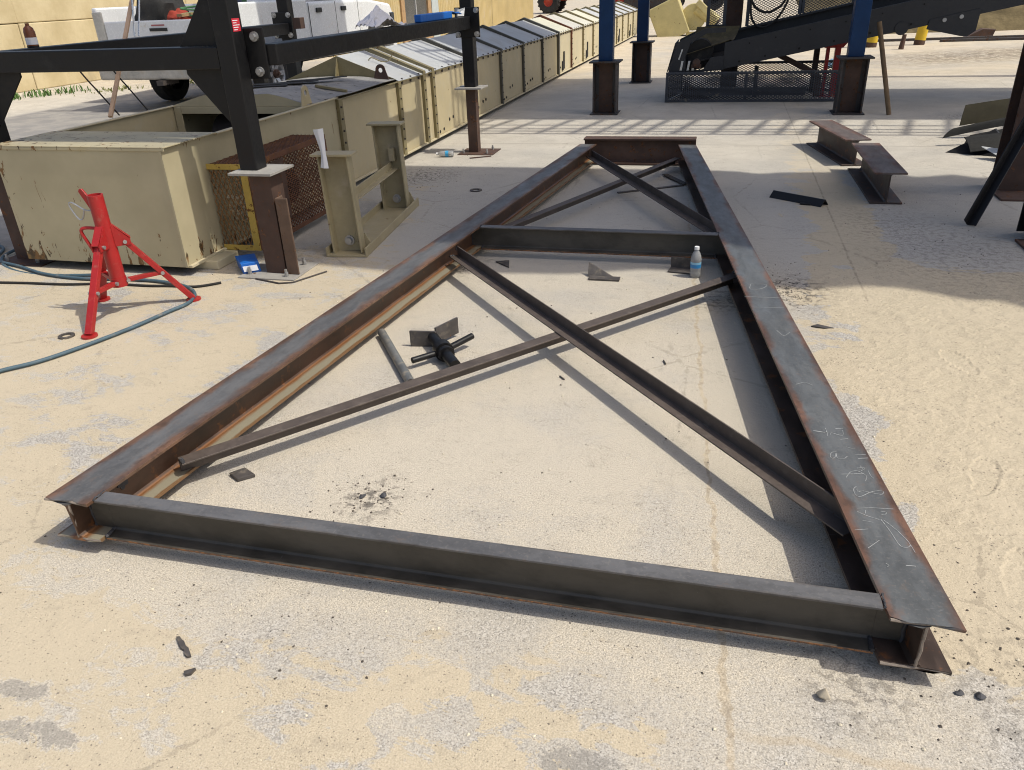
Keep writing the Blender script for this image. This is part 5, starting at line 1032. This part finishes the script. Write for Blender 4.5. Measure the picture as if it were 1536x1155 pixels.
def clad(y0, y1, x, z1, pitch=.20, dep=.022):
    m = MB(); pts = []; y = y0
    while y < y1:
        for dy, d in ((0, 0), (.08, 0), (.10, dep), (.18, dep)):
            if y + dy <= y1: pts.append((x + d, y + dy))
        y += pitch
    pts.append((x, y1)); n = len(pts)
    m.add([(a, b, 0.0) for a, b in pts] + [(a, b, z1) for a, b in pts], [(i, i + 1, n + i + 1, n + i) for i in range(n - 1)]); return m
O('side_cladding', clad(31.9, 40.0, -11.1, 3.2), M_shed, sh, solid=.004); O('side_cladding', clad(40.05, 49.0, -11.1, 3.2), M_shed, sh, solid=.004)
O('side_cladding', clad(22.5, 28.0, -11.1, 3.2), M_shed, sh, solid=.004)
O('end_wall', MB().box((-15.2, 48.9, 0), (-11.12, 49.0, 3.2)), M_shed, sh); O('end_wall', MB().box((-15.2, 22.45, 0), (-11.12, 22.55, 3.2)), M_shed, sh); O('back_wall', MB().box((-15.2, 22.6, 0), (-15.1, 48.8, 3.2)), M_shed, sh)
O('roof', MB().prism([(-15.4, 22.2, 3.21), (-10.8, 22.2, 3.21), (-13.1, 22.2, 4.1)], (0, 27, 0)), M_roof, sh)
wd = O('window_frame', MB().box((-11.14, 28.02, 0), (-11.02, 28.35, 3.2)).box((-11.14, 30.75, 0), (-11.02, 31.1, 3.2)).box((-11.14, 28.36, 1.5), (-11.02, 30.74, 1.62)).box((-11.14, 28.36, .0), (-11.02, 30.74, .25)), M_wood, sh)
O('window_pane', MB().box((-11.10, 28.36, .251), (-11.08, 30.74, 1.499)), paint('grey_glass', (.10, .10, .095), .2, .2), wd); O('window_mullion', MB().box((-11.076, 29.5, .252), (-11.05, 29.58, 1.498)), M_alu, wd)
O('pale_trim', MB().box((-11.13, 31.12, 0), (-11.0, 31.88, 3.2)), paint('pale_blue_trim', (.42, .47, .47), .5, .1), sh)

# ------------------------------------------------------------------ red telehandler far behind
th_ = T('telehandler', 'red telehandler with big black tyres parked far behind the casing', 'telehandler', (-9.0, 57, 0))
M_tred = paint('machine_red', (.50, .055, .025), .45, .12, dust=.25)
O('chassis', MB().prism([(-12.0, 56.2, .75), (-6.4, 56.2, .75), (-6.2, 56.2, 1.2), (-6.9, 56.2, 1.75), (-11.6, 56.2, 1.75), (-12.1, 56.2, 1.3)], (0, 1.9, 0)), M_tred, th_, bevel=.05)
O('boom', MB().bar((-12.0, 57.6, 2.4), (-5.2, 57.6, 1.6), .45, .5), M_tred, th_, bevel=.04)
O('cab', MB().prism([(-10.0, 56.15, 1.76), (-8.5, 56.15, 1.76), (-8.7, 56.15, 2.9), (-9.9, 56.15, 2.9)], (0, .9, 0)), M_glass, th_, bevel=.05)
O('number_plate', MB().box((-8.0, 56.19, 1.25), (-7.2, 56.198, 1.5)), M_paper, th_); O('vent_grille', MB().box((-10.9, 56.19, 1.3), (-10.3, 56.198, 1.5)), M_paper, th_)
for x in (-11.6, -6.9):
    for y in (56.0, 58.3):
        q = O('wheel', MB().lathe([(.30, -.25), (.62, -.27), (.70, -.2), (.72, 0), (.70, .2), (.62, .27), (.30, .25)], (x, y, .72), 28, (0, 1, 0)), M_rubber, th_, smooth=True)
        O('rim', MB().lathe([(.31, -.22), (.25, -.1), (0, -.08)], (x, y, .72), 20, (0, 1, 0)), M_tred, q, smooth=True)
        lugm = MB()
        for k in range(18):
            t = k * 2 * math.pi / 18; e = Vector((math.cos(t), 0, math.sin(t))); c = Vector((x, y, .72)) + e * .70; lugm.bar(c - Vector((0, .24, 0)), c + Vector((0, .24, 0)), .09, .09, tuple(e))
        O('tread_lug', lugm, M_rubber, q, kind='stuff')

# ------------------------------------------------------------------ cream gearbox unit tipped on the sand
yb = T('gearbox_unit', 'cream steel box of a drive unit tipped over on the pale sand', 'drive unit', (-1.6, 28.6, 0))
def rotb(mb_, c, ang): 
    ca, sa = math.cos(ang), math.sin(ang); mb_.v = [(c[0] + (x - c[0]) * ca - (z - c[2]) * sa, y, c[2] + (x - c[0]) * sa + (z - c[2]) * ca) for x, y, z in mb_.v]; return mb_
O('housing', rotb(MB().box((-2.15, 28.1, .0), (-1.15, 29.0, 1.15)), (-1.5, 28.5, 0), R(24)), M_cream, yb, bevel=.03)
O('gear_case', MB().cyl((-1.1, 28.35, .55), (-1.1, 28.8, .55), .40, n=24), M_cream, yb, bevel=.02)
O('motor', MB().cyl((-1.0, 28.4, .82), (-.35, 28.35, .38), .2, n=20), M_cream, yb, bevel=.02); O('motor_cap', MB().cyl((-.35, 28.35, .38), (-.30, 28.345, .345), .13, n=16), M_ped, yb); O('foot_rail', MB().box((-1.3, 28.2, 0), (-.2, 28.32, .12)), M_cream, yb)
O('guide_rod', MB().bar((-1.0, 28.2, 1.0), (-.4, 28.2, .45), .12, .2), M_cream, yb, bevel=.02)
# yellow boom and dark machinery farther back
eb2 = T('yellow_loader', 'yellow loader with a low bucket standing far back on the sand', 'loader', (-3.1, 52, 0))
LX, LY = -3.4, 12.0
O('boom', MB().prism([(a + LX, b + LY, c) for a, b, c in ((-2.6, 39.8, 1.15), (1.2, 39.8, 1.25), (1.5, 39.8, 1.7), (-2.4, 39.8, 1.6))], (0, 1.2, 0)), M_cream, eb2, bevel=.05); O('body', MB().box((-.5 + LX, 40.4 + LY, .6), (3.0 + LX, 42.2 + LY, 2.2)), M_cream, eb2, bevel=.08)
O('bucket', MB().prism([(a + LX, b + LY, c) for a, b, c in ((-2.8, 39.4, .1), (-1.6, 39.4, .15), (-1.8, 39.4, 1.1), (-2.6, 39.4, 1.2))], (0, 2.2, 0)), M_ped, eb2, bevel=.03)
for x in (.1, 2.5):
    for y in (40.1, 42.3): O('wheel', MB().lathe([(.28, -.2), (.58, -.22), (.64, 0), (.58, .22), (.28, .2), (.0, .18)], (x + LX, y + LY, .64), 24, (0, 1, 0)), M_rubber, eb2, smooth=True)
gm2 = T('grey_machine', 'dark grey machine part standing far back between the blue columns', 'machine', (-3.9, 46, 0))
O('body', MB().prism([(-5.0, 45, .1), (-3.1, 45, .1), (-3.0, 45, .9), (-3.6, 45, 1.4), (-4.9, 45, 1.2)], (0, 1.5, 0)), M_ped, gm2, bevel=.05); O('hood', MB().box((-4.4, 44.9, 1.15), (-3.7, 44.97, 1.35)), M_roof, gm2)
O('track', MB().box((-5.2, 44.7, .0), (-2.9, 45.0, .35)), M_rubber, gm2, bevel=.05)

# bollards and odd far things at the right
for x, y, ln, lab in ((4.58, 22.45, .10, 'yellow bollard with a scraped brown foot, right one'), (3.42, 22.0, .06, 'yellow bollard half hidden by the right blue column')):
    r = T('yellow_bollard', lab, 'bollard', (x, y, 0), 'yellow bollards')
    O('tube', MB().cyl((x, y, .11), (x + ln, y, 1.2), .125, n=20), M_yel, r, smooth=True); O('scraped_foot', MB().cyl((x - ln * .1, y, 0), (x, y, .11), .126, n=20), M_brown, r, smooth=True)
    O('dome', MB().lathe([(.125, 0), (.10, .05), (.05, .075), (0, .08)], (x + ln, y, 1.2), 20), M_yel, r, smooth=True)
O('rusty_stub', MB().cyl((3.95, 21.2, 0), (3.98, 21.2, .32), .06, .045, n=12), M_brown, bevel=.005, label='small rusty stub pipe in the ground left of the right bollard', cat='pipe')
O('dark_block', MB().prism([(6.1, 24.6, 0), (6.75, 24.6, 0), (6.8, 24.6, .18), (6.5, 24.6, .2)], (0, .3, 0)), M_brown, bevel=.01, label='dark brown lump on the sand below the earth bank', cat='debris')
O('blue_rag', blob((2.05, 17.2, .06), .1, (1.5, 1, .8), .6, 5, 8), paint('pale_blue_cloth', (.25, .42, .6), .9, .1), label='pale blue rag on the sand behind the red jack stand', cat='rag')
for k, (x0, y0, x1, y1) in enumerate(((3.0, 23.6, 9.0, 24.4), (5.2, 23.2, 10.5, 23.6))):
    O('loose_rail', MB().bar((x0, y0, .03), (x1, y1, .03), .10, .06), M_ped, bevel=.005, label='long thin steel rail lying on the far sand, %s one' % ('rear' if k == 0 else 'front'), cat='rail')

# weeds along the wall
def weeds(name, spots, n, lab, h, col):
    m = MB(); rnd = random.Random(len(name) + n)
    for _ in range(n):
        sx_, sy_, rr = spots[rnd.randrange(len(spots))]; x = rnd.gauss(sx_, rr); y = rnd.gauss(sy_, rr * 1.3); a = rnd.random() * 6.28; hh = h * rnd.uniform(.4, 1.1)
        d = Vector((math.cos(a), math.sin(a), 0)); s = Vector((d.y, -d.x, 0)) * .012; b = Vector((x, y, 0)); mid_ = b + d * hh * .25 + Vector((0, 0, hh * .7)); tip = b + d * hh * .65 + Vector((0, 0, hh))
        m.add([b - s, b + s, mid_ + s, mid_ - s, tip], [(0, 1, 2, 3), (3, 2, 4)])
    return O(name, m, paint(name + '_green', col, .7, .35, sc=5), label=lab, cat='weeds', kind='stuff')
weeds('green_weeds', [(-13.75, 13.35, .12), (-13.7, 13.0, .14), (-13.2, 14.3, .16), (-13.4, 13.9, .12)], 200, 'green weeds growing at the foot of the block wall', .15, (.075, .15, .03))
weeds('dry_grass', [(-11.4, 15.8, .4), (-11.2, 16.8, .4), (-12.4, 14.6, .3)], 260, 'thin dry grass along the edge of the asphalt', .07, (.19, .20, .07))
sc.cycles.max_bounces = 6; sc.cycles.diffuse_bounces = 3; sc.cycles.glossy_bounces = 3; sc.cycles.transmission_bounces = 6
sc.cycles.caustics_reflective = False; sc.cycles.caustics_refractive = False
